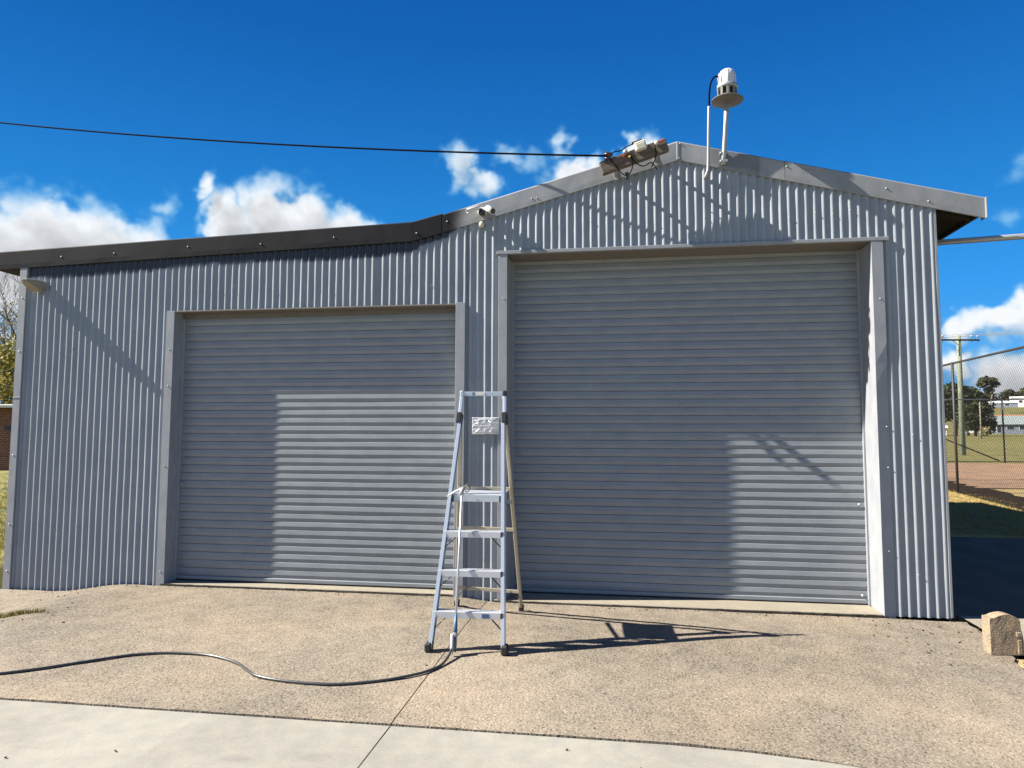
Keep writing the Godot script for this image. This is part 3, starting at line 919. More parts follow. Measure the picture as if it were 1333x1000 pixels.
# ------------------------------------------------------------------ things on the shed
func make_wall_things() -> void:
	var st: SurfaceTool
	# wedge flood lamp by the left corner
	var t := thing("wall_lamp", "weathered wedge-shaped flood lamp jutting from the top left corner of the shed", "wall lamp", Vector3(-6.335, 3.165, 0.01))
	st = S()
	var sec := func(z: float, w: float, y0: float, y1: float) -> Array: return [Vector3(-w, y0, z), Vector3(w, y0, z), Vector3(w, y1, z), Vector3(-w, y1, z)]
	var rings := [sec.call(0.02, 0.05, -0.05, 0.045), sec.call(0.08, 0.06, -0.058, 0.05), sec.call(0.17, 0.054, -0.024, 0.046), sec.call(0.245, 0.036, 0.012, 0.034)]
	for i in 3:
		for j in 4:
			quad(st, rings[i][j], rings[i][(j + 1) % 4], rings[i + 1][(j + 1) % 4], rings[i + 1][j])
	quad(st, rings[3][0], rings[3][1], rings[3][2], rings[3][3])
	quad(st, rings[0][3], rings[0][2], rings[0][1], rings[0][0])
	obj("housing", st, M.lamp_tan, t)
	st = S()
	rings = [sec.call(0.0, 0.054, 0.046, 0.057), sec.call(0.08, 0.064, 0.052, 0.066), sec.call(0.17, 0.058, 0.047, 0.06), sec.call(0.253, 0.038, 0.035, 0.043)]
	for i in 3:
		for j in 4:
			quad(st, rings[i][j], rings[i][(j + 1) % 4], rings[i + 1][(j + 1) % 4], rings[i + 1][j])
	quad(st, rings[3][0], rings[3][1], rings[3][2], rings[3][3])
	obj("lid", st, M.white_plastic, t)
	st = S()
	box(st, Vector3(0, 0.0, 0.008), Vector3(0.09, 0.09, 0.03), 0.004)
	obj("bracket", st, M.galvanised, t)
	st = S(true)
	tube(st, [Vector3(0.01, 0.068, 0.11), Vector3(0.01, 0.055, 0.11)], 0.01, 8)
	obj("screw", st, M.rusty_steel, t)

	# two cameras on one plate
	t = thing("security_camera", "pair of small white bullet cameras on the barge board at the foot of the gable", "security camera", Vector3(-1.33, 3.775, 0.021))
	st = S()
	box(st, Vector3(0, 0.02, 0.02), Vector3(0.09, 0.07, 0.04), 0.008)
	obj("base", st, M.white_plastic, t)
	st = S(true)
	lathe(st, [Vector2(0.034, 0), Vector2(0.034, 0.03), Vector2(0.02, 0.045), Vector2(0, 0.047)], Vector3(0, -0.005, 0.04), 14, Basis(Vector3.RIGHT, PI / 2))
	obj("sensor_eye", st, M.black_plastic, t)
	for c in [[Vector3(-0.03, 0.045, 0.06), Vector3(-0.135, -0.01, 0.135), 0.023], [Vector3(0.055, 0.035, 0.055), Vector3(0.135, -0.035, 0.16), 0.033]]:
		var ax: Vector3 = (c[1] - c[0]).normalized()
		var b := Basis(ax.cross(Vector3.UP).normalized(), ax, ax.cross(ax.cross(Vector3.UP)).normalized() * -1.0)
		var l: float = c[0].distance_to(c[1])
		var r: float = c[2]
		st = S(true)
		lathe(st, [Vector2(0, 0), Vector2(r * 0.8, 0.002), Vector2(r, 0.012), Vector2(r, l), Vector2(r * 0.86, l), Vector2(r * 0.86, l - 0.015)], c[0], 16, b)
		var cam := obj("camera_body", st, M.white_plastic, t)
		st = S(true)
		lathe(st, [Vector2(r * 0.86, l - 0.014), Vector2(0, l - 0.012)], c[0], 16, b)
		obj("lens", st, M.lens_glass, cam)
		st = S(true)
		tube(st, [Vector3(0.0, 0.03, 0.03), c[0] + ax * 0.02], 0.012, 8)
		obj("arm", st, M.white_plastic, t)
	t = thing("round_sensor", "small cream ball-shaped sensor just under the two security cameras", "sensor", Vector3(-1.335, 3.655, 0.01))
	st = S(true)
	lathe(st, [Vector2(0, -0.033), Vector2(0.02, -0.026), Vector2(0.028, -0.008), Vector2(0.029, 0.008), Vector2(0.022, 0.024), Vector2(0, 0.032)], Vector3(0, 0, 0.035), 14)
	obj("ball", st, M.cream_plastic, t)
	st = S()
	box(st, Vector3(0, 0, 0.006), Vector3(0.03, 0.045, 0.016), 0.003)
	obj("base", st, M.cream_plastic, t)

	# timber service bracket with the incoming wire
	t = thing("service_bracket", "weathered timber crossarm with insulator and meter box left of the gable peak", "wire bracket", Vector3(0.18, 4.21, 0.178))
	var e1 := Vector3(-0.315, -0.105, 0.0)
	var e2 := Vector3(0.315, 0.10, 0.0)
	var ax := (e2 - e1).normalized()
	var up := Vector3(-ax.y, ax.x, 0)
	var bs := Basis(ax, up, Vector3(0, 0, 1))
	st = S()
	box(st, Vector3.ZERO, Vector3(0.66, 0.125, 0.07), 0.006)
	var beam := obj("timber_arm", st, M.grey_timber, t)
	beam.basis = bs
	for d in [-0.2, 0.21]:
		st = S()
		bar(st, bs * Vector3(d, -0.03, -0.035), bs * Vector3(d, -0.055, -0.155), 0.035, 0.008, ax, 0.001)
		obj("stand_off", st, M.galvanised, t)
		st = S()
		bar(st, bs * Vector3(d, 0.045, -0.152), bs * Vector3(d, -0.10, -0.152), 0.04, 0.006, ax, 0.001)
		obj("support_plate", st, M.galvanised, t)
	st = S(true)
	lathe(st, [Vector2(0.0, -0.03), Vector2(0.03, -0.028), Vector2(0.042, -0.015), Vector2(0.026, -0.005), Vector2(0.026, 0.006), Vector2(0.044, 0.016), Vector2(0.044, 0.03), Vector2(0.028, 0.042), Vector2(0, 0.045)], bs * Vector3(-0.235, 0.075, 0.035), 14)
	obj("insulator", st, M.insulator, t)
	st = S()
	bar(st, bs * Vector3(-0.235, 0.02, 0.05), bs * Vector3(-0.235, 0.14, 0.045), 0.016, 0.01)
	obj("insulator_strap", st, M.rusty_steel, t)
	st = S()
	box(st, bs * Vector3(0.085, 0.062, 0.055), Vector3(0.11, 0.085, 0.06), 0.01, bs)
	var mb := obj("meter_box", st, M.white_plastic, t)
	st = S()
	box(st, bs * Vector3(0.085, 0.05, 0.088), Vector3(0.085, 0.05, 0.008), 0.003, bs)
	obj("box_face", st, M.cream_plastic, mb)
	st = S()
	box(st, bs * Vector3(0.07, 0.125, 0.03), Vector3(0.10, 0.008, 0.05), 0.002, bs)
	obj("lid", st, M.rusty_steel, mb)
	for p in [[0.235, 0.035, 0.02, "white_plastic"], [-0.065, 0.06, 0.022, "galvanised"], [-0.04, 0.0, 0.014, "yellow_tag"]]:
		st = S(true)
		lathe(st, [Vector2(0, -1), Vector2(0.8, -0.7), Vector2(1, 0), Vector2(0.8, 0.7), Vector2(0, 1)].map(func(v): return v * p[2]), bs * Vector3(p[0], p[1], 0.055), 10)
		obj("cable_clamp", st, M[p[3]], t)
	st = S()
	box(st, bs * Vector3(-0.085, 0.035, 0.045), Vector3(0.035, 0.02, 0.02), 0.003, bs)
	obj("red_tape", st, M.red_tape, t)
	st = S()
	box(st, bs * Vector3(0.28, 0.04, 0.046), Vector3(0.06, 0.018, 0.012), 0.003, bs)
	obj("red_tape", st, M.red_tape, t)
	for w in [[[-0.235, 0.05, 0.07], [-0.20, -0.03, 0.075], [-0.17, -0.12, 0.06], [-0.12, -0.165, 0.04], [-0.06, -0.12, 0.05], [-0.035, -0.05, 0.06], [-0.04, 0.02, 0.06]], [[-0.03, 0.01, 0.06], [-0.01, -0.08, 0.06], [0.05, -0.13, 0.04], [0.14, -0.11, 0.0], [0.18, -0.16, -0.09]], [[0.21, 0.02, 0.06], [0.20, -0.06, 0.05], [0.16, -0.12, 0.02], [0.13, -0.14, -0.03]], [[-0.22, 0.09, 0.05], [-0.16, 0.10, 0.05], [-0.10, 0.085, 0.055], [-0.03, 0.11, 0.04], [0.03, 0.115, 0.03]]]:
		st = S(true)
		var pp := []
		for q in w: pp.append(bs * Vector3(q[0], q[1], q[2]))
		tube(st, curve(pp, 0.02), 0.0055, 6)
		obj("wire_loop", st, M.wire_black, t)
	st = S()
	box(st, bs * Vector3(-0.125, -0.165, 0.045), Vector3(0.036, 0.065, 0.03), 0.005)
	obj("connector", st, M.black_plastic, t)

	var hook := Vector3(0.18, 4.21, 0.178) + bs * Vector3(-0.235, 0.08, 0.06)
	st = S(true)
	var pts := []
	var far := Vector3(-17.0, 7.95, -2.3)
	for i in 61:
		var u := i / 60.0
		var p := hook.lerp(far, u)
		p.y -= 1.05 * 4.0 * u * (1.0 - u) * 0.33
		pts.append(p)
	tube(st, pts, 0.0095, 6)
	tag(obj("service_wire", st, M.wire_black), "black twisted service wire sagging from the timber bracket up to the left", "wire")

	# beacon
	t = thing("roof_beacon", "white domed beacon lamp on a pole with a round tray above the gable", "beacon lamp", Vector3(1.033, 4.08, 0.0))
	st = S(true)
	tube(st, [Vector3(0.0, 0.06, 0.05), Vector3(0.006, 0.16, 0.055), Vector3(0.024, 0.45, 0.085), Vector3(0.036, 0.66, 0.105)], 0.0235, 12)
	obj("pole", st, M.galvanised, t)
	for y in [0.09, 0.17]:
		st = S()
		box(st, Vector3(0.003, y, 0.045), Vector3(0.075, 0.022, 0.062), 0.003)
		obj("pole_clamp", st, M.galvanised, t)
	var tb := Vector3(0.038, 0.66, 0.107)
	var tilt := Basis(Vector3(0, 0, 1), -0.02)
	st = S(true)
	lathe(st, [Vector2(0, -0.012), Vector2(0.04, -0.012), Vector2(0.146, -0.001), Vector2(0.15, 0.006), Vector2(0.146, 0.012), Vector2(0.04, 0.006), Vector2(0, 0.006)], tb, 36, tilt)
	obj("tray", st, M.rusty_steel, t)
	st = S(true)
	lathe(st, [Vector2(0, 0.01), Vector2(0.088, 0.01), Vector2(0.09, 0.04), Vector2(0.086, 0.045), Vector2(0.07, 0.05), Vector2(0, 0.052)], tb, 24, tilt)
	obj("lower_ring", st, M.cage, t)
	st = S(true)
	lathe(st, [Vector2(0.066, 0.048), Vector2(0.066, 0.13)], tb, 20)
	obj("core", st, M.black_plastic, t)
	for k in 9:
		var a := TAU * k / 9.0 + 0.2
		st = S()
		box(st, tb + Vector3(cos(a) * 0.085, 0.082, sin(a) * 0.085), Vector3(0.014, 0.085, 0.026), 0.003, Basis(Vector3.UP, -a))
		obj("cage_post", st, M.cage, t)
	st = S(true)
	lathe(st, [Vector2(0, 0.12), Vector2(0.096, 0.12), Vector2(0.099, 0.127), Vector2(0.099, 0.148), Vector2(0.09, 0.155), Vector2(0, 0.157)], tb, 24, tilt)
	obj("collar", st, M.galvanised, t)
	st = S(true)
	lathe(st, [Vector2(0.084, 0.155), Vector2(0.083, 0.23), Vector2(0.079, 0.262), Vector2(0.066, 0.292), Vector2(0.042, 0.311), Vector2(0.018, 0.318), Vector2(0, 0.319)], tb, 28, tilt)
	obj("dome", st, M.dome, t)
	for k in 8:
		var a := TAU * k / 8.0
		st = S(true)
		tube(st, [tb + Vector3(cos(a) * 0.086, 0.155, sin(a) * 0.086), tb + Vector3(cos(a) * 0.085, 0.235, sin(a) * 0.085), tb + Vector3(cos(a) * 0.07, 0.288, sin(a) * 0.07)], 0.0035, 5)
		obj("dome_rib", st, M.galvanised, t)
	st = S(true)
	tube(st, curve([tb + Vector3(-0.082, 0.24, 0.02), tb + Vector3(-0.115, 0.245, 0.02), tb + Vector3(-0.15, 0.19, 0.015), tb + Vector3(-0.165, 0.10, 0.01), tb + Vector3(-0.168, 0.02, 0.005), tb + Vector3(-0.17, -0.06, 0.0)]), 0.0085, 8)
	obj("cable", st, M.wire_black, t)
	st = S(true)
	tube(st, curve([tb + Vector3(-0.17, -0.04, 0.0), tb + Vector3(-0.175, -0.25, -0.02), tb + Vector3(-0.178, -0.52, -0.055), tb + Vector3(-0.183, -0.64, -0.062), tb + Vector3(-0.195, -0.68, -0.068), tb + Vector3(-0.212, -0.715, -0.10)]), 0.014, 10)
	obj("conduit", st, M.galvanised, t)

	# the notice in its crumpled plastic
	t = thing("wrapped_notice", "small grey notice wrapped in crumpled clear plastic between the two doors", "notice", Vector3(-1.288, 1.625, 0.012))
	st = S()
	box(st, Vector3(0, 0, 0.006), Vector3(0.262, 0.16, 0.01), 0.001)
	obj("card", st, M.notice_card, t)
	st = S()
	var nz := FastNoiseLite.new()
	nz.seed = 3
	nz.frequency = 3.2
	nz.fractal_octaves = 2
	nz.fractal_type = FastNoiseLite.FRACTAL_RIDGED
	for i in 34:
		for j in 20:
			var q := []
			for k in [[i, j], [i + 1, j], [i + 1, j + 1], [i, j + 1]]:
				var u: float = k[0] / 34.0 - 0.5
				var v: float = k[1] / 20.0 - 0.5
				var w: float = (1.0 - pow(abs(u * 2), 6.0)) * (1.0 - pow(abs(v * 2), 6.0))
				q.append(Vector3(u * 0.275, v * 0.17, 0.014 + w * (0.012 + 0.02 * nz.get_noise_2d(u * 0.5 + v * 0.25, v * 0.9 - u * 0.2))))
			quad(st, q[0], q[1], q[2], q[3])
	obj("plastic_film", st, M.clear_film, t)
	st = S()
	for b in [[0, 0.08, 0.27, 0.005], [0, -0.08, 0.27, 0.005], [-0.132, 0, 0.005, 0.165], [0.132, 0, 0.005, 0.165]]:
		box(st, Vector3(b[0], b[1], 0.015), Vector3(b[2], b[3], 0.006), 0.001)
	obj("film_edge", st, M.white_plastic, t)

	# pipe that leaves the right corner
	t = thing("corner_pipe", "steel pipe running off to the right from under the shed's right eave", "pipe", Vector3(2.92, 3.385, -0.30))
	st = S(true)
	tube(st, [Vector3(-0.02, 0, 0), Vector3(1.2, 0.05, 0), Vector3(2.6, 0.11, 0)], 0.028, 12)
	obj("rail", st, M.galvanised, t)
	st = S(true)
	tube(st, [Vector3(2.58, 0.14, 0), Vector3(2.58, -3.45, 0)], 0.034, 12)
	obj("pole", st, M.galvanised, t)
	st = S(true)
	tube(st, curve([Vector3(0.0, -0.055, 0.02), Vector3(0.05, -0.06, 0.03), Vector3(0.085, -0.075, 0.03), Vector3(0.1, -0.11, 0.03)], 0.01), 0.003, 5)
	obj("loose_wire", st, M.wire_black, t)

# ------------------------------------------------------------------ ladder, sprayer, hose
func make_ladder() -> void:
	var FL := Vector3(-1.391, drive_y(-1.391, 1.681), 1.681)
	var FR := Vector3(-0.825, drive_y(-0.825, 1.665), 1.665)
	var BL := Vector3(-1.487, drive_y(-1.487, 0.355), 0.355)
	var BR := Vector3(-0.884, drive_y(-0.884, 0.346), 0.346)
	var HL := Vector3(-1.282, 1.667, 1.205)
	var HR := Vector3(-0.908, 1.667, 1.195)
	var TL := Vector3(-1.272, 1.872, 1.160)
	var TR := Vector3(-0.916, 1.871, 1.150)
	var t := thing("step_ladder", "aluminium platform stepladder standing on the driveway between the two roller doors", "ladder")
	var st: SurfaceTool
	var fwd := Vector3(0, 0.0, 1)
	# front rails: open channels
	for s in [[FL, HL, TL, 1.0], [FR, HR, TR, -1.0]]:
		st = S()
		var a: Vector3 = s[0]
		var b: Vector3 = s[1]
		var top: Vector3 = s[2]
		var dirv := (b - a).normalized()
		var foot := a + dirv * 0.02
		var back := (fwd - dirv * fwd.dot(dirv)).normalized()
		var side := dirv.cross(back)
		bar(st, foot, b, 0.007, 0.066, side, 0.001)
		for o in [-0.031, 0.031]:
			bar(st, foot + back * o - side * 0.0 + Vector3(s[3] * 0.011, 0, 0), b + back * o + Vector3(s[3] * 0.011, 0, 0), 0.026, 0.004, side, 0.001)
		obj("front_rail", st, M.aluminium, t)
		st = S()
		bar(st, b, top + (top - b) * 0.03, 0.03, 0.026, Vector3.RIGHT, 0.006)
		obj("hand_rail", st, M.aluminium, t)
		st = S()
		bar(st, b - dirv * 0.045, b + dirv * 0.045, 0.045, 0.085, side, 0.008)
		obj("hinge_block", st, M.black_plastic, t)
		st = S()
		box(st, a + Vector3(0, 0.034, 0), Vector3(0.05, 0.068, 0.085), 0.01)
		obj("rubber_foot", st, M.black_rubber, t)
	for s in [[BL, HL], [BR, HR]]:
		st = S()
		bar(st, s[0] + Vector3(0, 0.02, 0), s[1] + Vector3(0, 0.0, -0.035), 0.028, 0.042, Vector3.RIGHT, 0.004)
		obj("rear_rail", st, M.rear_rail, t)
		st = S()
		box(st, s[0] + Vector3(0, 0.03, 0), Vector3(0.044, 0.06, 0.06), 0.008)
		obj("rubber_foot", st, M.black_rubber, t)
	# treads
	for k in 3:
		var h: float = [0.283, 0.571, 0.854][k]
		var u := h / (HL.y - FL.y)
		var a := FL.lerp(HL, u)
		var b := FR.lerp(HR, u)
		var x := (b - a).normalized()
		var c := (a + b) * 0.5
		var l := a.distance_to(b) - 0.012
		st = S()
		var bs := Basis(x, Vector3.UP, x.cross(Vector3.UP))
		box(st, c + Vector3(0, -0.003, -0.002), Vector3(l, 0.006, 0.08), 0.002, bs)
		box(st, c + Vector3(0, -0.026, 0.036), Vector3(l, 0.044, 0.005), 0.001, bs)
		box(st, c + Vector3(0, -0.02, -0.040), Vector3(l, 0.03, 0.004), 0.001, bs)
		for r in 5:
			box(st, c + Vector3(0, 0.0015, -0.03 + r * 0.014), Vector3(l, 0.003, 0.005), 0.0, bs)
		var tread := obj("tread", st, M.tread_metal, t)
		st = S()
		box(st, c + bs.x * (l * 0.5 - 0.012) + Vector3(0, -0.024, 0.03), Vector3(0.016, 0.046, 0.03), 0.002, bs)
		obj("end_cap", st, M.black_plastic, tread)
		if k != 1:
			st = S()
			box(st, c + bs.x * (0.13 if k == 0 else -0.02) + Vector3(0, -0.026, 0.0395), Vector3(0.055, 0.032, 0.002), 0.0005, bs)
			obj("sticker", st, M.blue_label if k == 0 else M.notice_card, tread)
		for s in [-1.0, 1.0]:
			st = S()
			var e: Vector3 = (a if s < 0 else b).lerp(FL if s < 0 else FR, 0.14 / h)
			bar(st, c + bs.x * s * (l * 0.5 - 0.10) + Vector3(0, -0.04, 0.02), e + Vector3(-s * 0.004, 0, 0.01), 0.018, 0.006, Vector3(0, 0, 1), 0.001)
			obj("tread_brace", st, M.black_plastic, tread)
	# platform
	var u := 1.135 / (HL.y - FL.y)
	var a := FL.lerp(HL, u)
	var b := FR.lerp(HR, u)
	var ra := BL.lerp(HL, 0.645)
	var rb := BR.lerp(HR, 0.645)
	st = S()
	var in_x := Vector3(0.016, 0, 0)
	var pl := [a + in_x, b - in_x, rb - in_x * 1.6, ra + in_x * 1.6]
	for i in 4: pl[i].y = 1.062
	quad(st, pl[0], pl[1], pl[2], pl[3])
	var dn := Vector3(0, -0.012, 0)
	quad(st, pl[3] + dn, pl[2] + dn, pl[1] + dn, pl[0] + dn)
	for i in 4:
		quad(st, pl[i] + dn, pl[(i + 1) % 4] + dn, pl[(i + 1) % 4], pl[i])
	for r in 11:
		var v := 0.05 + r * 0.085
		bar(st, pl[0].lerp(pl[3], v) + Vector3(0.01, 0.001, 0), pl[1].lerp(pl[2], v) + Vector3(-0.01, 0.001, 0), 0.012, 0.004, Vector3(0, 0, 1))
	var plat := obj("platform", st, M.tread_metal, t)
	st = S()
	var c: Vector3 = (pl[0] + pl[1]) * 0.5
	box(st, c + Vector3(0, -0.026, 0.022), Vector3(pl[0].distance_to(pl[1]) + 0.01, 0.056, 0.012), 0.003)
	obj("platform_apron", st, M.aluminium, plat)
	for s in [[pl[0], 1.0], [pl[1], -1.0]]:
		st = S()
		box(st, s[0] + Vector3(s[1] * 0.012, -0.03, 0.03), Vector3(0.022, 0.05, 0.014), 0.003)
		obj("platform_latch", st, M.black_plastic, plat)
	for s in [[a, ra], [b, rb]]:
		st = S()
		bar(st, (s[0] as Vector3) + Vector3(0, -0.05, 0), (s[1] as Vector3) + Vector3(0, -0.09, -0.02), 0.03, 0.006, Vector3(0, 1, 0), 0.001)
		obj("platform_stay", st, M.aluminium, t)
	# rear cross bars
	for v in [[0.11, 0.03], [0.45, 0.03], [0.66, 0.028]]:
		var p := BL.lerp(HL, v[0])
		var q := BR.lerp(HR, v[0])
		st = S()
		bar(st, p, q, v[1], 0.014, Vector3(0, 1, 0), 0.002)
		obj("cross_bar", st, M.rear_rail, t)
	st = S()
	bar(st, BL.lerp(HL, 0.065) + Vector3(0.015, 0, 0.02), BL.lerp(HL, 0.115) + Vector3(0.10, 0, 0.02), 0.024, 0.006, Vector3(0, 0, 1), 0.001)
	obj("rear_brace", st, M.black_plastic, t)
	st = S()
	bar(st, BR.lerp(HR, 0.075) + Vector3(-0.012, 0, 0.02), BR.lerp(HR, 0.11) + Vector3(-0.085, 0, 0.02), 0.024, 0.006, Vector3(0, 0, 1), 0.001)
	obj("rear_brace", st, M.black_plastic, t)
	st = S()
	bar(st, rb + Vector3(-0.01, -0.13, 0.0), rb + Vector3(-0.075, -0.05, 0.05), 0.016, 0.005, Vector3(0, 0, 1), 0.001)
	obj("rear_brace", st, M.black_plastic, t)
	# top rail with its caps
	st = S()
	bar(st, TL + Vector3(0.0, 0.0, 0.006), TR + Vector3(0.0, 0.0, 0.006), 0.036, 0.012, Vector3(0, 1, 0), 0.003)
	var tr := obj("top_rail", st, M.aluminium, t)
	st = S()
	box(st, (TL + TR) * 0.5 + Vector3(-0.02, 0, 0.0135), Vector3(0.07, 0.024, 0.002), 0.0005)
	obj("sticker", st, M.white_plastic, tr)
	st = S()
	box(st, (TL + TR) * 0.5 + Vector3(-0.1, 0, 0.0135), Vector3(0.06, 0.026, 0.002), 0.0005)
	obj("sticker", st, M.blue_label, tr)
	for p in [TL, TR]:
		st = S()
		box(st, p + Vector3(0, 0.002, 0), Vector3(0.034, 0.05, 0.04), 0.008)
		obj("corner_cap", st, M.black_plastic if p == TR else M.aluminium, tr)

	# airless spray gun on its extension pole, leaning on the platform
	t = thing("paint_spray_gun", "paint spray gun on a long thin pole leaning against the ladder platform", "spray gun")
	var gb := Vector3(-1.185, -0.058, 1.74)
	var tip := Vector3(-1.205, 1.085, 1.44)
	gb.y = drive_y(gb.x, gb.z)
	var g0 := gb + (tip - gb) * 0.14
	st = S(true)
	tube(st, [g0, tip], 0.0085, 8)
	obj("extension_pole", st, M.aluminium, t)
	st = S(true)
	tube(st, [gb + (tip - gb) * 0.125, gb + (tip - gb) * 0.16, gb + (tip - gb) * 0.24], [0.016, 0.015, 0.010], 10)
	obj("pole_sleeve", st, M.blue_label, t)
	st = S()
	bar(st, gb + (tip - gb) * 0.035, gb + (tip - gb) * 0.135, 0.03, 0.034, Vector3.RIGHT, 0.008)
	obj("gun_body", st, M.galvanised, t)
	st = S()
	bar(st, gb + Vector3(-0.012, 0.015, 0.03), gb + Vector3(-0.016, 0.15, -0.005), 0.022, 0.026, Vector3.RIGHT, 0.006)
	obj("handle", st, M.white_plastic, t)
	st = S()
	bar(st, gb + Vector3(0.014, 0.03, 0.03), gb + Vector3(0.008, 0.13, 0.0), 0.012, 0.016, Vector3.RIGHT, 0.004)
	obj("trigger", st, M.black_plastic, t)
	st = S(true)
	tube(st, [tip + Vector3(0, -0.02, 0.005), tip + Vector3(0.0, 0.01, 0.0), tip + Vector3(0.012, 0.035, -0.02)], [0.017, 0.017, 0.013], 10)
	obj("swivel", st, M.galvanised, t)
	st = S(true)
	tube(st, [tip + Vector3(0.012, 0.03, -0.02), tip + Vector3(-0.06, 0.0, -0.01), tip + Vector3(-0.12, -0.035, 0.0)], [0.014, 0.010, 0.003], 8)
	obj("tip_spout", st, M.white_plastic, t)
	st = S()
	for s in [-0.03, 0.03]:
		box(st, tip + Vector3(0.03, 0.04 + s * 0.4, -0.02 + s), Vector3(0.045, 0.006, 0.016), 0.002, Basis(Vector3(0, 0, 1), 0.5))
	obj("tip_guard", st, M.black_plastic, t)
	st = S(true)
	tube(st, curve([tip + Vector3(0.02, 0.03, -0.02), tip + Vector3(0.045, 0.055, -0.02), tip + Vector3(0.06, 0.03, -0.02), tip + Vector3(0.04, 0.0, -0.02), tip + Vector3(0.02, 0.01, -0.02)], 0.01), 0.004, 6)
	obj("tip_ring", st, M.black_plastic, t)
	# hose
	var P := []
	for q in [[-5.6, 3.05], [-4.6, 2.78], [-4.096, 2.581], [-3.79, 2.36], [-3.5, 2.12], [-3.216, 2.026], [-2.9, 2.04], [-2.62, 2.17], [-2.398, 2.352], [-2.13, 2.425], [-1.834, 2.432], [-1.63, 2.37], [-1.45, 2.27], [-1.29, 2.12], [-1.222, 1.985]]:
		P.append(Vector3(q[0], drive_y(q[0], min(q[1], 2.9)) + 0.0105, q[1]))
	P.append(Vector3(-1.2, drive_y(-1.2, 1.85) + 0.03, 1.855))
	P.append(gb + Vector3(-0.014, 0.05, 0.03))
	st = S(true)
	tube(st, curve(P, 0.03), 0.0095, 8)
	tag(obj("spray_hose", st, M.hose), "dark hose snaking over the driveway from the left to the spray gun", "hose")

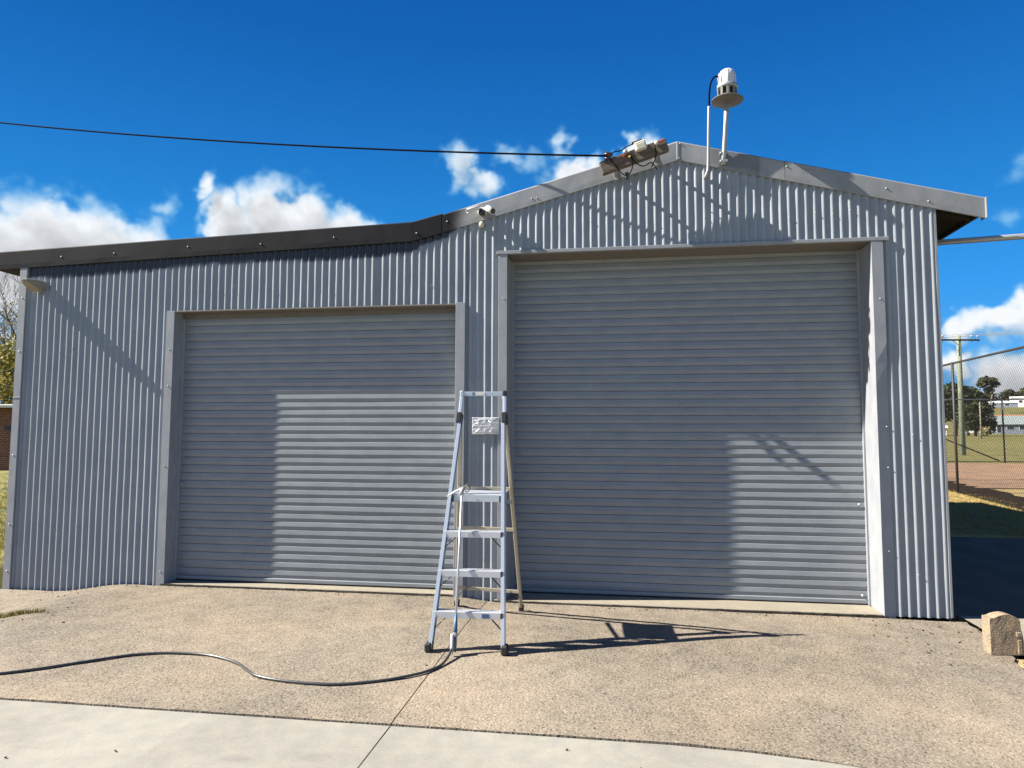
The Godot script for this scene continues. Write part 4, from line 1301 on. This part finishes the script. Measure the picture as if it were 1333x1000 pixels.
# ------------------------------------------------------------------ loose block and litter
func make_small() -> void:
	var t := thing("stone_block", "broken sandy concrete block standing on end at the driveway's right edge", "block", Vector3(2.865, -0.095, 0.93))
	var st := S()
	var W := 0.235
	var D := 0.105
	var n := 8
	var hs := [0.264, 0.268, 0.282, 0.291, 0.296, 0.293, 0.283, 0.266, 0.242]
	var bsz := Basis(Vector3.UP, 0.07)
	var F := func(i: int, y: float, front: bool) -> Vector3:
		var jit := wob.get_noise_3d(i * 55.0, y * 900.0, 10.0 if front else 90.0) * 0.0025
		var x: float = -W / 2 + W * i / n
		if i == n: x -= 0.018 * smoothstep(0.12, 0.2, y)
		return bsz * Vector3(x + jit * 0.5, y, (D / 2 if front else -D / 2 + 0.01 * i / n) + jit)
	for i in n:
		var lv := 5
		for j in lv:
			var y0: float = hs[i] * j / lv
			var y1: float = hs[i] * (j + 1) / lv
			var z0: float = hs[i + 1] * j / lv
			var z1: float = hs[i + 1] * (j + 1) / lv
			quad(st, F.call(i, y0, true), F.call(i + 1, z0, true), F.call(i + 1, z1, true), F.call(i, y1, true))
			quad(st, F.call(i + 1, z0, false), F.call(i, y0, false), F.call(i, y1, false), F.call(i + 1, z1, false))
			if i == 0: quad(st, F.call(0, y0, false), F.call(0, y0, true), F.call(0, y1, true), F.call(0, y1, false))
			if i == n - 1: quad(st, F.call(n, z0, true), F.call(n, z0, false), F.call(n, z1, false), F.call(n, z1, true))
		quad(st, F.call(i, hs[i], true), F.call(i + 1, hs[i + 1], true), F.call(i + 1, hs[i + 1], false), F.call(i, hs[i], false))
	obj("body", st, M.block_stone, t)
	st = S()
	box(st, bsz * Vector3(0.085, 0.15, D / 2 - 0.008), Vector3(0.055, 0.05, 0.03), 0.012, bsz * Basis(Vector3(0, 0, 1), 0.1))
	obj("broken_lip", st, M.block_stone, t)
	st = S()
	box(st, bsz * Vector3(0.088, 0.06, D / 2 - 0.011), Vector3(0.045, 0.12, 0.03), 0.012, bsz)
	obj("broken_lip", st, M.block_stone, t)
	# scraps of bark and leaf
	st = S()
	rng.seed = 19
	for i in 70:
		var x := rng.randf_range(-6.5, 3.0)
		var z := rng.randf_range(0.1, 4.2)
		if i > 30:
			x = rng.randf_range(2.0, 3.1)
			z = rng.randf_range(0.15, 1.2)
		if i > 55:
			x = rng.randf_range(-5.8, -4.9)
			z = rng.randf_range(0.2, 1.5)
		var y := drive_y(x, z) if z < road_edge(x) else -0.096 - 0.006 * (z - 2.9)
		if x > 2.9: y = -0.09
		var s := rng.randf_range(0.004, 0.009)
		if z > 2.6: s *= 0.6
		var l := s * rng.randf_range(1.0, 4.0)
		box(st, Vector3(x, y + 0.006, z), Vector3(l, 0.006, s), 0.0, Basis(Vector3.UP, rng.randf() * TAU) * Basis(Vector3(0, 0, 1), rng.randf_range(-0.3, 0.3)))
	for i in 420:
		var x := rng.randf_range(-6.5, 2.95)
		var z := 0.022 + pow(rng.randf(), 3.0) * 0.12
		var r := rng.randf_range(0.002, 0.006)
		box(st, Vector3(x, drive_y(x, z) + r * 0.4, z), Vector3(r * 2.2, r, r * 1.6), 0.0, Basis(Vector3.UP, rng.randf() * TAU))
	tag(obj("leaf_litter", st, M.litter), "dry twigs and scraps of leaf scattered over the driveway", "litter", "", "stuff")
	# pebbles of the gravel bed and along the broken edge
	var pm := SurfaceTool.new()
	pm.begin(Mesh.PRIMITIVE_TRIANGLES)
	pm.set_smooth_group(0)
	lathe(pm, [Vector2(0, -0.5), Vector2(0.8, -0.25), Vector2(1.0, 0.1), Vector2(0.6, 0.45), Vector2(0, 0.5)], Vector3.ZERO, 6)
	pm.generate_normals()
	var mm := MultiMesh.new()
	mm.transform_format = MultiMesh.TRANSFORM_3D
	mm.use_colors = true
	mm.mesh = pm.commit()
	mm.instance_count = 2600
	for i in 2600:
		var z := rng.randf_range(1.0, 2.9)
		var x: float = drive_right(z) - 0.06 + pow(rng.randf(), 1.3) * 1.3
		var s := rng.randf_range(0.004, 0.012)
		mm.set_instance_transform(i, Transform3D(Basis(Vector3.UP, rng.randf() * TAU).scaled(Vector3(s, s * 0.6, s * 0.8)), Vector3(x, -0.118 - 0.018 * (z - 1.0), z)))
		var v := rng.randf_range(0.6, 1.3)
		mm.set_instance_color(i, Color(0.5 * v, 0.36 * v, 0.17 * v))
	var mi := MultiMeshInstance3D.new()
	mi.multimesh = mm
	mi.material_override = M.blades
	mi.name = "gravel"
	add_child(mi)
	tag(mi, "golden gravel at the broken right edge of the driveway", "gravel", "", "stuff")

func blade_mesh(h: float, n: int, spread: float, sd: int) -> ArrayMesh:
	rng.seed = sd
	var st := S()
	for i in n:
		var a := rng.randf() * TAU
		var o := Vector3(cos(a), 0, sin(a)) * rng.randf() * spread
		var b := Vector3(cos(a + 1.3), 0, sin(a + 1.3)) * 0.004
		var hh := h * rng.randf_range(0.5, 1.1)
		var lean := Vector3(rng.randf_range(-1, 1), 0, rng.randf_range(-1, 1)) * hh * 0.55
		tri(st, o - b, o + b, o + lean + Vector3(0, hh, 0))
	st.generate_normals()
	return st.commit()

func grass(called: String, label: String, count: int, h: float, spread: float, spot: Callable, ca: Color, cb: Color, sd: int) -> void:
	var mm := MultiMesh.new()
	mm.transform_format = MultiMesh.TRANSFORM_3D
	mm.use_colors = true
	mm.mesh = blade_mesh(h, 9, spread, sd)
	mm.instance_count = count
	rng.seed = sd + 1
	for i in count:
		var p: Vector3 = spot.call()
		mm.set_instance_transform(i, Transform3D(Basis(Vector3.UP, rng.randf() * TAU).scaled(Vector3.ONE * rng.randf_range(0.6, 1.3)), p))
		mm.set_instance_color(i, ca.lerp(cb, rng.randf()) * rng.randf_range(0.8, 1.15))
	var mi := MultiMeshInstance3D.new()
	mi.multimesh = mm
	mi.material_override = M.blades
	mi.name = numbered(called)
	add_child(mi)
	tag(mi, label, "grass", "", "stuff")

func make_grass() -> void:
	grass("grass", "dry yellow grass beside the chain-link fence to the right of the shed", 9000, 0.05, 0.06, func() -> Vector3:
		var x := rng.randf_range(3.0, 8.2)
		var z := rng.randf_range(-12.4, -4.8)
		return Vector3(x, land_y(x, z) - 0.005, z), Color(0.40, 0.31, 0.13), Color(0.27, 0.22, 0.085), 301)
	grass("grass", "short green and yellow lawn left of the shed", 11000, 0.06, 0.09, func() -> Vector3:
		var z := rng.randf_range(-20.0, 0.3)
		var x := rng.randf_range(-9.5, -7.5) + z * 0.85 * rng.randf()
		return Vector3(x, land_y(x, z) - 0.005, z), Color(0.22, 0.23, 0.06), Color(0.36, 0.30, 0.12), 302)
	grass("grass_tuft", "small tuft of grass at the left edge of the driveway", 260, 0.045, 0.03, func() -> Vector3:
		var u := rng.randf()
		var x := lerpf(-6.1, -5.25, u) + rng.randf_range(-0.16, 0.16)
		var z := lerpf(1.25, 1.12, u) + rng.randf_range(-0.12, 0.12) * (1.2 - u)
		return Vector3(x, drive_y(x, z) - 0.002, z), Color(0.20, 0.19, 0.06), Color(0.33, 0.24, 0.09), 303)

# ------------------------------------------------------------------ trees
func tree(called: String, label: String, cat: String, at: Vector3, h: float, blobs: Array, leaf_n: int, leaf_s: float, cols: Array, sd: int, trunk_r: float, bark := "bark", group := "", limbs := 7, forks := 0) -> void:
	var t := thing(called, label, cat, at, 0.0, group)
	rng.seed = sd
	var st := S(true)
	var th := h * 0.55
	var lean := Vector3(rng.randf_range(-0.08, 0.08), 0, rng.randf_range(-0.08, 0.08)) * h
	var top := Vector3(lean.x, th, lean.z)
	tube(st, curve([Vector3(0, -0.3, 0), Vector3(lean.x * 0.2, th * 0.4, lean.z * 0.5), top], th / 6.0), _taper(8, trunk_r, trunk_r * 0.4), 7)
	for i in limbs:
		var b: Array = blobs[i % blobs.size()]
		var s := Vector3(0, 0, 0).lerp(top, rng.randf_range(0.45, 0.95))
		var e: Vector3 = b[0] + Vector3(rng.randf_range(-0.5, 0.5), rng.randf_range(-0.2, 0.4), rng.randf_range(-0.5, 0.5)) * b[1].x
		var mid := s.lerp(e, 0.5) + Vector3(0, h * 0.03, 0)
		tube(st, [s, mid, e], [trunk_r * 0.4, trunk_r * 0.24, trunk_r * 0.08], 5)
		for f in forks:
			var q := mid.lerp(e, rng.randf())
			_twig(st, q, (e - s).normalized() + Vector3(rng.randf_range(-1, 1), rng.randf_range(-0.2, 1.0), rng.randf_range(-1, 1)) * 0.9, h * rng.randf_range(0.08, 0.16), trunk_r * 0.08, 3)
	obj("trunk", st, M[bark], t)
	if leaf_n <= 0: return
	st = S()
	var nz := FastNoiseLite.new()
	nz.seed = sd
	nz.frequency = 2.2 / h * 1.6
	var total := 0.0
	for b in blobs: total += b[1].x * b[1].y
	for b in blobs:
		var n := int(leaf_n * b[1].x * b[1].y / total)
		for i in n:
			var d := Vector3(rng.randfn(), rng.randfn(), rng.randfn()).normalized() * pow(rng.randf(), 0.42)
			var p: Vector3 = b[0] + d * b[1]
			var den := nz.get_noise_3d(p.x, p.y, p.z)
			if den < -0.18 and rng.randf() < 0.85: continue
			var s := leaf_s * rng.randf_range(0.6, 1.35)
			var bs := Basis.from_euler(Vector3(rng.randf() * TAU, rng.randf() * TAU, rng.randf() * TAU))
			var k: float = clamp(0.5 + den * 1.1 + rng.randf_range(-0.35, 0.35), 0.0, 1.0)
			st.set_color((cols[0] as Color).lerp(cols[1], k) * rng.randf_range(0.8, 1.2))
			quad(st, p + bs * Vector3(-s, -s * 0.5, 0), p + bs * Vector3(s * 0.2, -s * 0.6, s * 0.2), p + bs * Vector3(s, s * 0.4, 0), p + bs * Vector3(-s * 0.3, s * 0.6, -s * 0.15))
	obj("crown", st, M.leaf, t)

func _taper(n: int, a: float, b: float) -> Array:
	var o := []
	for i in n + 4: o.append(lerp(a, b, min(1.0, float(i) / (n - 1))))
	return o

func _twig(st: SurfaceTool, at: Vector3, dirv: Vector3, l: float, r: float, depth: int) -> void:
	var e := at + dirv.normalized() * l
	tube(st, [at, at.lerp(e, 0.5) + Vector3(rng.randf_range(-1, 1), rng.randf_range(0, 1), rng.randf_range(-1, 1)) * l * 0.08, e], [r, r * 0.8, r * 0.5], 3, false)
	if depth <= 0: return
	for i in 3:
		_twig(st, at.lerp(e, rng.randf_range(0.4, 1.0)), dirv.normalized() + Vector3(rng.randf_range(-1, 1), rng.randf_range(-0.4, 1.0), rng.randf_range(-1, 1)) * 0.8, l * 0.66, r * 0.6, depth - 1)

func bl(x: float, y: float, z: float, rx: float, ry: float, rz := 0.0) -> Array:
	return [Vector3(x, y, z), Vector3(rx, ry, rz if rz > 0 else rx)]

func make_trees() -> void:
	var yb := func(x: float, z: float) -> Vector3: return Vector3(x, land_y(x, z) - 0.1, z)
	# left, behind the brick house
	tree("bare_tree", "tall bare-branched tree with few leaves behind the brick house", "tree", yb.call(-35.2, -29.0), 10.2, [bl(0, 8.0, 0, 2.6, 2.0), bl(2.6, 7.2, 0.6, 2.2, 1.8), bl(1.6, 8.6, 0, 2.0, 1.1), bl(-2.4, 7.8, 0, 2.2, 2.0)], 2600, 0.055, [Color(0.20, 0.15, 0.06), Color(0.36, 0.30, 0.12)], 501, 0.26, "bark", "", 14, 7)
	tree("autumn_tree", "rounded tree with yellowing autumn leaves over the brick house roof", "tree", yb.call(-33.2, -26.5), 7.2, [bl(0, 5.3, 0, 2.4, 1.8), bl(1.9, 4.1, 0.5, 2.0, 1.8), bl(-2.0, 3.9, 0, 2.0, 1.7), bl(0.8, 5.8, 0, 1.3, 0.9)], 7600, 0.10, [Color(0.10, 0.105, 0.028), Color(0.42, 0.34, 0.08)], 502, 0.2, "bark", "", 10, 3)
	tree("dark_shrub", "dark green shrub low behind the brick house's corner", "shrub", yb.call(-29.6, -26.0), 3.7, [bl(0, 2.6, 0, 1.8, 1.2), bl(1.6, 2.3, 0.3, 1.6, 1.1), bl(-1.8, 2.5, 0, 1.6, 1.0)], 2600, 0.12, [Color(0.035, 0.05, 0.02), Color(0.11, 0.12, 0.04)], 503, 0.12)
	# right: far trees
	var dk := [Color(0.016, 0.026, 0.012), Color(0.06, 0.078, 0.03)]
	tree("dark_tree", "tall dark broad tree behind the utility pole", "tree", yb.call(84.0, -183.0), 14.0, [bl(-2.6, 7.6, 0, 4.6, 4.0), bl(2.6, 8.6, 0, 4.8, 4.2), bl(0.2, 11.2, 0, 3.6, 2.4), bl(6.2, 7.2, 0, 3.0, 3.2), bl(-6.2, 6.0, 0, 2.8, 2.8)], 5200, 0.42, dk, 511, 0.5)
	tree("dark_bush_tree", "dense dark tree in front of the far blue-grey house", "tree", yb.call(83.8, -172.5), 8.6, [bl(-1.2, 4.6, 0, 3.2, 3.4), bl(1.6, 4.2, 0, 2.8, 3.2), bl(0.2, 6.4, 0, 2.5, 1.9), bl(2.8, 2.6, 0, 1.8, 2.0)], 3600, 0.34, dk, 512, 0.35)
	tree("gum_tree", "tall slim gum tree with a flat crown on the far hill", "tree", yb.call(158.5, -320.0), 16.5, [bl(0, 14.2, 0, 3.6, 2.0), bl(-2.4, 12.6, 0, 2.2, 1.4), bl(2.6, 12.4, 0, 2.2, 1.5), bl(0.4, 10.0, 0, 2.0, 1.8)], 1500, 0.55, [Color(0.035, 0.045, 0.028), Color(0.11, 0.105, 0.06)], 513, 0.4, "pale_bark")
	# the wooded ridge, tree by tree
	rng.seed = 900
	var spots := []
	for i in 15:
		spots.append([198.0 + i * 7.0 + rng.randf_range(-2, 2), -470.0 + rng.randf_range(-24, 26), rng.randf_range(9.5, 15.5), rng.randi()])
	var words := ["leftmost", "second from the left", "third from the left", "fourth from the left", "fifth from the left", "sixth from the left", "seventh from the left", "middle", "eighth from the right", "seventh from the right", "sixth from the right", "fifth from the right", "fourth from the right", "third from the right", "second from the right", "rightmost"]
	for i in spots.size():
		var s: Array = spots[i]
		var h: float = s[2]
		var browns := [Color(0.045, 0.05, 0.024), Color(0.15, 0.125, 0.06)] if i % 3 != 1 else [Color(0.025, 0.035, 0.018), Color(0.085, 0.09, 0.04)]
		tree("ridge_tree", ("brownish" if i % 3 != 1 else "dark green") + " tree on the far ridge, " + words[i] + " of the row", "tree", yb.call(s[0], s[1]), h, [bl(-h * 0.2, h * 0.52, 0, h * 0.33, h * 0.3), bl(h * 0.2, h * 0.58, 0, h * 0.33, h * 0.3), bl(0, h * 0.78, 0, h * 0.26, h * 0.2)], 900, 0.7, browns, 700 + i * 13, 0.4, "bark", "trees along the far ridge", 5)
	tree("dark_tree", "dark tree standing high on the ridge above the white far building", "tree", yb.call(241.5, -440.0), 15.0, [bl(0, 9.5, 0, 5.5, 5.0), bl(5, 8.0, 0, 5.0, 4.0), bl(1.0, 12.6, 0, 3.6, 2.4)], 1800, 0.6, dk, 515, 0.5)
	tree("yellow_bush", "pale yellowish bush beside the far blue-grey house", "bush", yb.call(83.6, -168.0), 2.6, [bl(0, 1.3, 0, 1.2, 1.2), bl(0.5, 1.7, 0, 0.8, 0.8)], 500, 0.2, [Color(0.22, 0.20, 0.10), Color(0.42, 0.38, 0.20)], 516, 0.1)

# ------------------------------------------------------------------ far things
func gable_house(called: String, label: String, at: Vector3, turn: float, w: float, d: float, hw: float, hr: float, wall: Material, roof: Material, wins: Array) -> void:
	var t := thing(called, label, "house", at, turn)
	var st := S()
	box(st, Vector3(0, hw / 2 - 0.4, 0), Vector3(w, hw + 0.8, d))
	for s in [-1.0, 1.0]:
		var x: float = s * w / 2
		if s > 0: tri(st, Vector3(x, hw, d / 2), Vector3(x, hw, -d / 2), Vector3(x, hw + hr, 0))
		else: tri(st, Vector3(x, hw, -d / 2), Vector3(x, hw, d / 2), Vector3(x, hw + hr, 0))
	obj("wall", st, wall, t)
	var o := 0.35
	for s in [-1.0, 1.0]:
		st = S()
		var n := Vector3(0, d / 2, s * hr).normalized()
		var e := Vector3(0, hw - hr * o / (d / 2), s * (d / 2 + o))
		var r := Vector3(0, hw + hr, 0)
		bar(st, e + n * 0.06, r + n * 0.06, w + 2 * o, 0.1, Vector3.RIGHT)
		obj("roof", st, roof, t)
	for q in wins:
		st = S()
		box(st, Vector3(q[0], q[1], d / 2 + 0.01), Vector3(q[2] + 0.14, q[3] + 0.14, 0.08))
		var f := obj("window" if q[3] < 1.7 else "door", st, M.white_wall, t)
		st = S()
		box(st, Vector3(q[0], q[1], d / 2 + 0.055), Vector3(q[2], q[3], 0.02))
		obj("pane" if q[3] < 1.7 else "leaf", st, M.window_glass, f)

func make_far() -> void:
	var st: SurfaceTool
	# brick house at the left
	var t := thing("brick_house", "red brick house with a pale flat roof edge on the lawn at the far left", "house", Vector3(-31.0, -0.12, -24.2))
	st = S()
	box(st, Vector3(0, 1.42, 0), Vector3(11.0, 2.85, 7.0))
	obj("wall", st, M.brick_wall, t)
	st = S()
	box(st, Vector3(0, 2.96, 0.1), Vector3(11.9, 0.06, 8.0), 0.01)
	obj("roof", st, M.pale_roof, t)
	st = S()
	box(st, Vector3(0, 2.90, 4.05), Vector3(11.8, 0.11, 0.04), 0.005)
	obj("gutter", st, M.pale_roof, t)
	st = S()
	box(st, Vector3(0, 2.84, 3.75), Vector3(11.6, 0.02, 0.5))
	obj("eave_lining", st, M.dark_timber, t)
	for x in [3.98, 1.2]:
		st = S()
		box(st, Vector3(x, 1.95, 3.505), Vector3(0.34, 0.22, 0.03))
		obj("vent", st, M.black_plastic, t)
	st = S()
	box(st, Vector3(-1.8, 1.5, 3.505), Vector3(1.6, 1.2, 0.05))
	var wf := obj("window", st, M.white_wall, t)
	st = S()
	box(st, Vector3(-1.8, 1.5, 3.535), Vector3(1.45, 1.05, 0.02))
	obj("pane", st, M.window_glass, wf)

	# clay court inside the fence
	st = S()
	for i in 12:
		for j in 8:
			var x0: float = 6.6 + i * 2.6
			var z0: float = -12.9 - j * 2.08
			var c := func(x: float, z: float) -> Vector3: return Vector3(x + (0.0 if i > 0 or x > x0 else (-12.9 - z) * -0.02 ), land_y(x, z) + 0.02, z)
			quad(st, c.call(x0, z0), c.call(x0 + 2.6, z0), c.call(x0 + 2.6, z0 - 2.08), c.call(x0, z0 - 2.08))
	struct("clay_court", st, M.clay)
	# near chain-link fence along x about 8
	var fa := Vector3(8.6, 0, -16.5)
	var fb := Vector3(7.0, 0, -2.2)
	fence("chain_fence", "tall black chain-link fence right of the shed, with a dark strip along its foot", fa, fb, 3.12, [0.03, 0.362, 0.64, 0.92], true)
	fence("chain_fence", "far chain-link fence beyond the clay court, with a slanting brace", Vector3(6.5, 0, -29.0), Vector3(34.0, 0, -32.6), 3.1, [0.02, 0.24, 0.445, 0.62, 0.8, 0.98], false)
	st = S()   # dark brown strip along the fence foot
	for i in 40:
		var a := fa.lerp(fb, i / 40.0)
		var b := fa.lerp(fb, (i + 1) / 40.0)
		var wa := 1.1 + 0.35 * wob.get_noise_1d(i * 30.0)
		var wb := 1.1 + 0.35 * wob.get_noise_1d((i + 1) * 30.0)
		var g := func(p: Vector3, dx: float) -> Vector3: return Vector3(p.x + dx, land_y(p.x + dx, p.z) + 0.026, p.z)
		quad(st, g.call(b, 0.02), g.call(b, wb), g.call(a, wa), g.call(a, 0.02))
	struct("fence_foot_strip", st, M.dark_strip)

	# utility pole
	t = thing("utility_pole", "greenish timber utility pole with a crossarm behind the chain-link fence", "utility pole", Vector3(21.6, land_y(21.6, -41.1), -41.1))
	st = S(true)
	tube(st, [Vector3(0, -0.3, 0), Vector3(0.02, 4.0, 0), Vector3(0.04, 7.62, 0)], [0.17, 0.15, 0.12], 12)
	obj("pole", st, M.green_pole, t)
	st = S()
	box(st, Vector3(0.04, 7.32, 0.16), Vector3(2.5, 0.11, 0.1), 0.01, Basis(Vector3.UP, 0.15))
	obj("crossarm", st, M.grey_timber, t)
	st = S()
	bar(st, Vector3(0.02, 6.95, 0.15), Vector3(-0.4, 7.28, 0.2), 0.05, 0.03, Vector3(0, 0, 1))
	obj("arm_brace", st, M.galvanised, t)
	var heads := []
	for x in [-1.1, 0.75, 1.15]:
		st = S(true)
		var p: Vector3 = Vector3(0.04, 7.37, 0.16) + Basis(Vector3.UP, 0.15) * Vector3(x, 0, 0)
		lathe(st, [Vector2(0.02, 0), Vector2(0.02, 0.1), Vector2(0.07, 0.12), Vector2(0.05, 0.2), Vector2(0.06, 0.24), Vector2(0, 0.28)], p, 10)
		lathe(st, [Vector2(0.02, -0.2), Vector2(0.02, 0)], p, 6)
		obj("insulator", st, M.galvanised, t)
		heads.append(t.position + p + Vector3(0, 0.24, 0))
	for k in 3:
		st = S(true)
		var pts := []
		for i in 41:
			var u := i / 20.0 - 1.0
			var p: Vector3 = heads[k] + Vector3(60.0 * u, 0.0, 22.0 * u + absf(u) * 4.0)
			p.y += 0.16 * 4.0 * (abs(u) - 1.0) * abs(u) * 3.0 + 0.6 * abs(u)
			pts.append(p)
		tube(st, pts, 0.012, 4)
		tag(obj("power_line", st, M.galvanised), ["pale power line on the left insulator of the utility pole", "pale power line on the inner right insulator of the utility pole", "pale power line on the outer right insulator of the utility pole"][k], "wire", "lines on the utility pole")
	t = thing("pale_pole", "thin pale pole far off beyond the court, left of the blue-grey house", "pole", Vector3(62.0, land_y(62.0, -124.0), -124.0))
	st = S(true)
	tube(st, [Vector3(0, -0.2, 0), Vector3(0, 6.4, 0)], [0.14, 0.1], 8)
	obj("shaft", st, M.pale_bark, t)
	st = S()
	box(st, Vector3(0, 6.1, 0), Vector3(1.2, 0.1, 0.1))
	obj("crossarm", st, M.pale_bark, t)
	# houses
	gable_house("far_house", "low blue-grey far house with a pale teal metal roof", Vector3(105.0, land_y(105.0, -203.5), -203.8), -0.28, 11.0, 7.4, 2.5, 2.2, M.blue_grey_wall, M.teal_roof, [[-3.6, 1.5, 1.3, 1.0], [-1.2, 1.2, 0.9, 2.0], [1.4, 1.5, 1.6, 1.0], [4.0, 1.5, 1.2, 1.0]])
	gable_house("far_house", "blue-grey gable wing standing right of the teal roofed house", Vector3(112.6, land_y(112.6, -202.6), -201.4), 1.25, 7.5, 6.0, 2.6, 2.4, M.blue_grey_wall, M.pale_roof, [[0.0, 1.5, 1.6, 1.1]])
	gable_house("far_house", "house with a rusty red roof behind the teal roofed house", Vector3(116.0, land_y(116.0, -222.0), -222.0), -0.2, 10.0, 7.0, 2.6, 2.0, M.white_wall, M.rust_roof, [[-2.0, 1.5, 1.3, 1.0]])
	gable_house("far_house", "white building high on the far hill at the right edge", Vector3(246.0, land_y(246.0, -455.0) + 0.3, -455.0), -0.45, 18.0, 10.0, 5.2, 1.0, M.white_wall, M.white_wall, [[-4, 3.0, 1.6, 1.4], [2, 3.0, 1.6, 1.4]])
	gable_house("far_house", "long pale shed on the hillside under the ridge trees", Vector3(218.0, land_y(218.0, -430.0), -430.0), -0.45, 16.0, 6.0, 2.4, 1.2, M.blue_grey_wall, M.pale_roof, [[-3, 1.4, 2.0, 1.0], [3, 1.4, 2.0, 1.0]])
	gable_house("far_house", "small white cottage at the far left end of the field", Vector3(83.0, land_y(83.0, -190.0), -190.0), -0.3, 3.4, 3.0, 2.0, 0.6, M.white_wall, M.white_wall, [[0.4, 1.1, 0.6, 0.7]])
	# parked caravan-like white van
	t = thing("white_van", "white van parked between the dark tree and the far house", "van", Vector3(87.4, land_y(87.4, -181.0) + 0.05, -181.0), -0.25)
	st = S()
	box(st, Vector3(0, 1.15, 0), Vector3(4.6, 1.5, 1.9), 0.25)
	box(st, Vector3(0.7, 1.0, 0), Vector3(4.6, 1.0, 1.86), 0.2)
	obj("body", st, M.white_wall, t)
	st = S()
	box(st, Vector3(-0.2, 1.5, 0.945), Vector3(3.4, 0.5, 0.04))
	obj("window", st, M.window_glass, t)
	for x in [-1.4, 1.8]:
		st = S(true)
		tube(st, [Vector3(x, 0.34, 0.97), Vector3(x, 0.34, 0.72)], 0.34, 12)
		obj("wheel", st, M.black_rubber, t)

func fence(called: String, label: String, a: Vector3, b: Vector3, h: float, posts: Array, near: bool) -> void:
	var t := thing(called, label, "fence")
	var st: SurfaceTool
	var g := func(u: float) -> Vector3:
		var p := a.lerp(b, u)
		p.y = land_y(p.x, p.z)
		return p
	for u in posts:
		st = S(true)
		var p: Vector3 = g.call(u)
		tube(st, [p + Vector3(0, -0.1, 0), p + Vector3(0, h + 0.03, 0)], 0.032 if near else 0.04, 8)
		obj("post", st, M.fence_black, t)
	for y in ([h] if near else [h, 0.06]):
		st = S(true)
		var pts := []
		for i in 25: pts.append(g.call(i / 24.0) + Vector3(0, y, 0))
		tube(st, pts, 0.026 if near else (0.03 if y > 1.0 else 0.02), 6)
		obj("top_rail" if y > 1.0 else "bottom_rail", st, M.fence_black, t)
	if not near:
		st = S(true)
		tube(st, [g.call(0.24) + Vector3(0, 0.1, 0), Vector3(15.5, 1.62, -30.0), g.call(0.31) * 0.0 + Vector3(13.9, 2.3, -29.8)], 0.03, 6)
		var br := st
		st = S(true)
		tube(st, [g.call(0.445) + Vector3(-0.25, 0.1, 0), g.call(0.325) + Vector3(0, 1.35, 0)], 0.032, 6)
		obj("brace", st, M.fence_black, t)
		st = S(true)
		tube(st, [g.call(0.2) + Vector3(0, h + 0.0, 0.07), g.call(0.42) + Vector3(0, h + 0.0, 0.07)], 0.03, 6)
		obj("pale_rail", st, M.galvanised, t)
	# the woven wire: two families of slanting strands
	st = S()
	var l := a.distance_to(b)
	var dirv := (b - a).normalized()
	var nrm := dirv.cross(Vector3.UP)
	var step := 0.085 if near else 0.16
	var r := 0.0021 if near else 0.004
	for fam in 2:
		var s := -h
		while s < l:
			var s0: float = max(s, 0.0)
			var s1: float = min(s + h, l)
			if s1 > s0 + 0.05:
				var y0: float = s0 - s
				var y1: float = s1 - s
				if fam == 1:
					y0 = h - y0
					y1 = h - y1
				var p: Vector3 = g.call(s0 / l) + Vector3(0, y0, 0) + nrm * (0.004 * (fam * 2 - 1))
				var q: Vector3 = g.call(s1 / l) + Vector3(0, y1, 0) + nrm * (0.004 * (fam * 2 - 1))
				tube(st, [p, q], r, 3, false)
			s += step
	var o := obj("chain_mesh", st, M.fence_wire, t)
	o.set_meta("kind", "stuff")

# ------------------------------------------------------------------
func _ready() -> void:
	wob.seed = 2
	wob.frequency = 0.06
	wob.fractal_octaves = 3
	# camera
	var cam := Camera3D.new()
	cam.name = "camera"
	cam.fov = 57.84
	cam.near = 0.05
	cam.far = 4000.0
	add_child(cam)
	cam.transform = Transform3D(Basis(Vector3(0.98877, 0.00298, -0.14941), Vector3(0.00832, 0.99715, 0.07498), Vector3(0.14921, -0.07538, 0.98593)).orthonormalized(), Vector3(0, 1.52, 6.8))
	cam.current = true
	# sky, exposure
	var exposure := 2.95
	var env := Environment.new()
	env.background_mode = Environment.BG_SKY
	env.sky = make_sky()
	# a panorama begins straight ahead: turned round, its seam lies behind the viewer
	env.sky_rotation = Vector3(0, PI, 0)
	env.background_energy_multiplier = 1.0 / exposure
	env.tonemap_mode = Environment.TONE_MAPPER_LINEAR
	env.tonemap_exposure = exposure
	env.sdfgi_enabled = true
	env.ssao_enabled = true
	env.ssil_enabled = true
	var we := WorldEnvironment.new()
	we.name = "environment"
	we.environment = env
	add_child(we)
	# sun: low from the left, grazing the front wall
	var sun := DirectionalLight3D.new()
	sun.name = "sun"
	sun.light_energy = 1.6
	sun.light_color = Color(1.0, 0.965, 0.915)
	sun.light_angular_distance = 0.5
	sun.shadow_enabled = true
	add_child(sun)
	sun.look_at_from_position(Vector3.ZERO, Vector3(1.0, -0.82, -0.162))

	make_materials()
	mat("lamp_tan", lin(0.27, 0.235, 0.175), 0.8)
	make_land()
	make_paving()
	make_shed()
	make_wall_things()
	make_ladder()
	make_small()
	make_far()
	make_trees()
	make_grass()
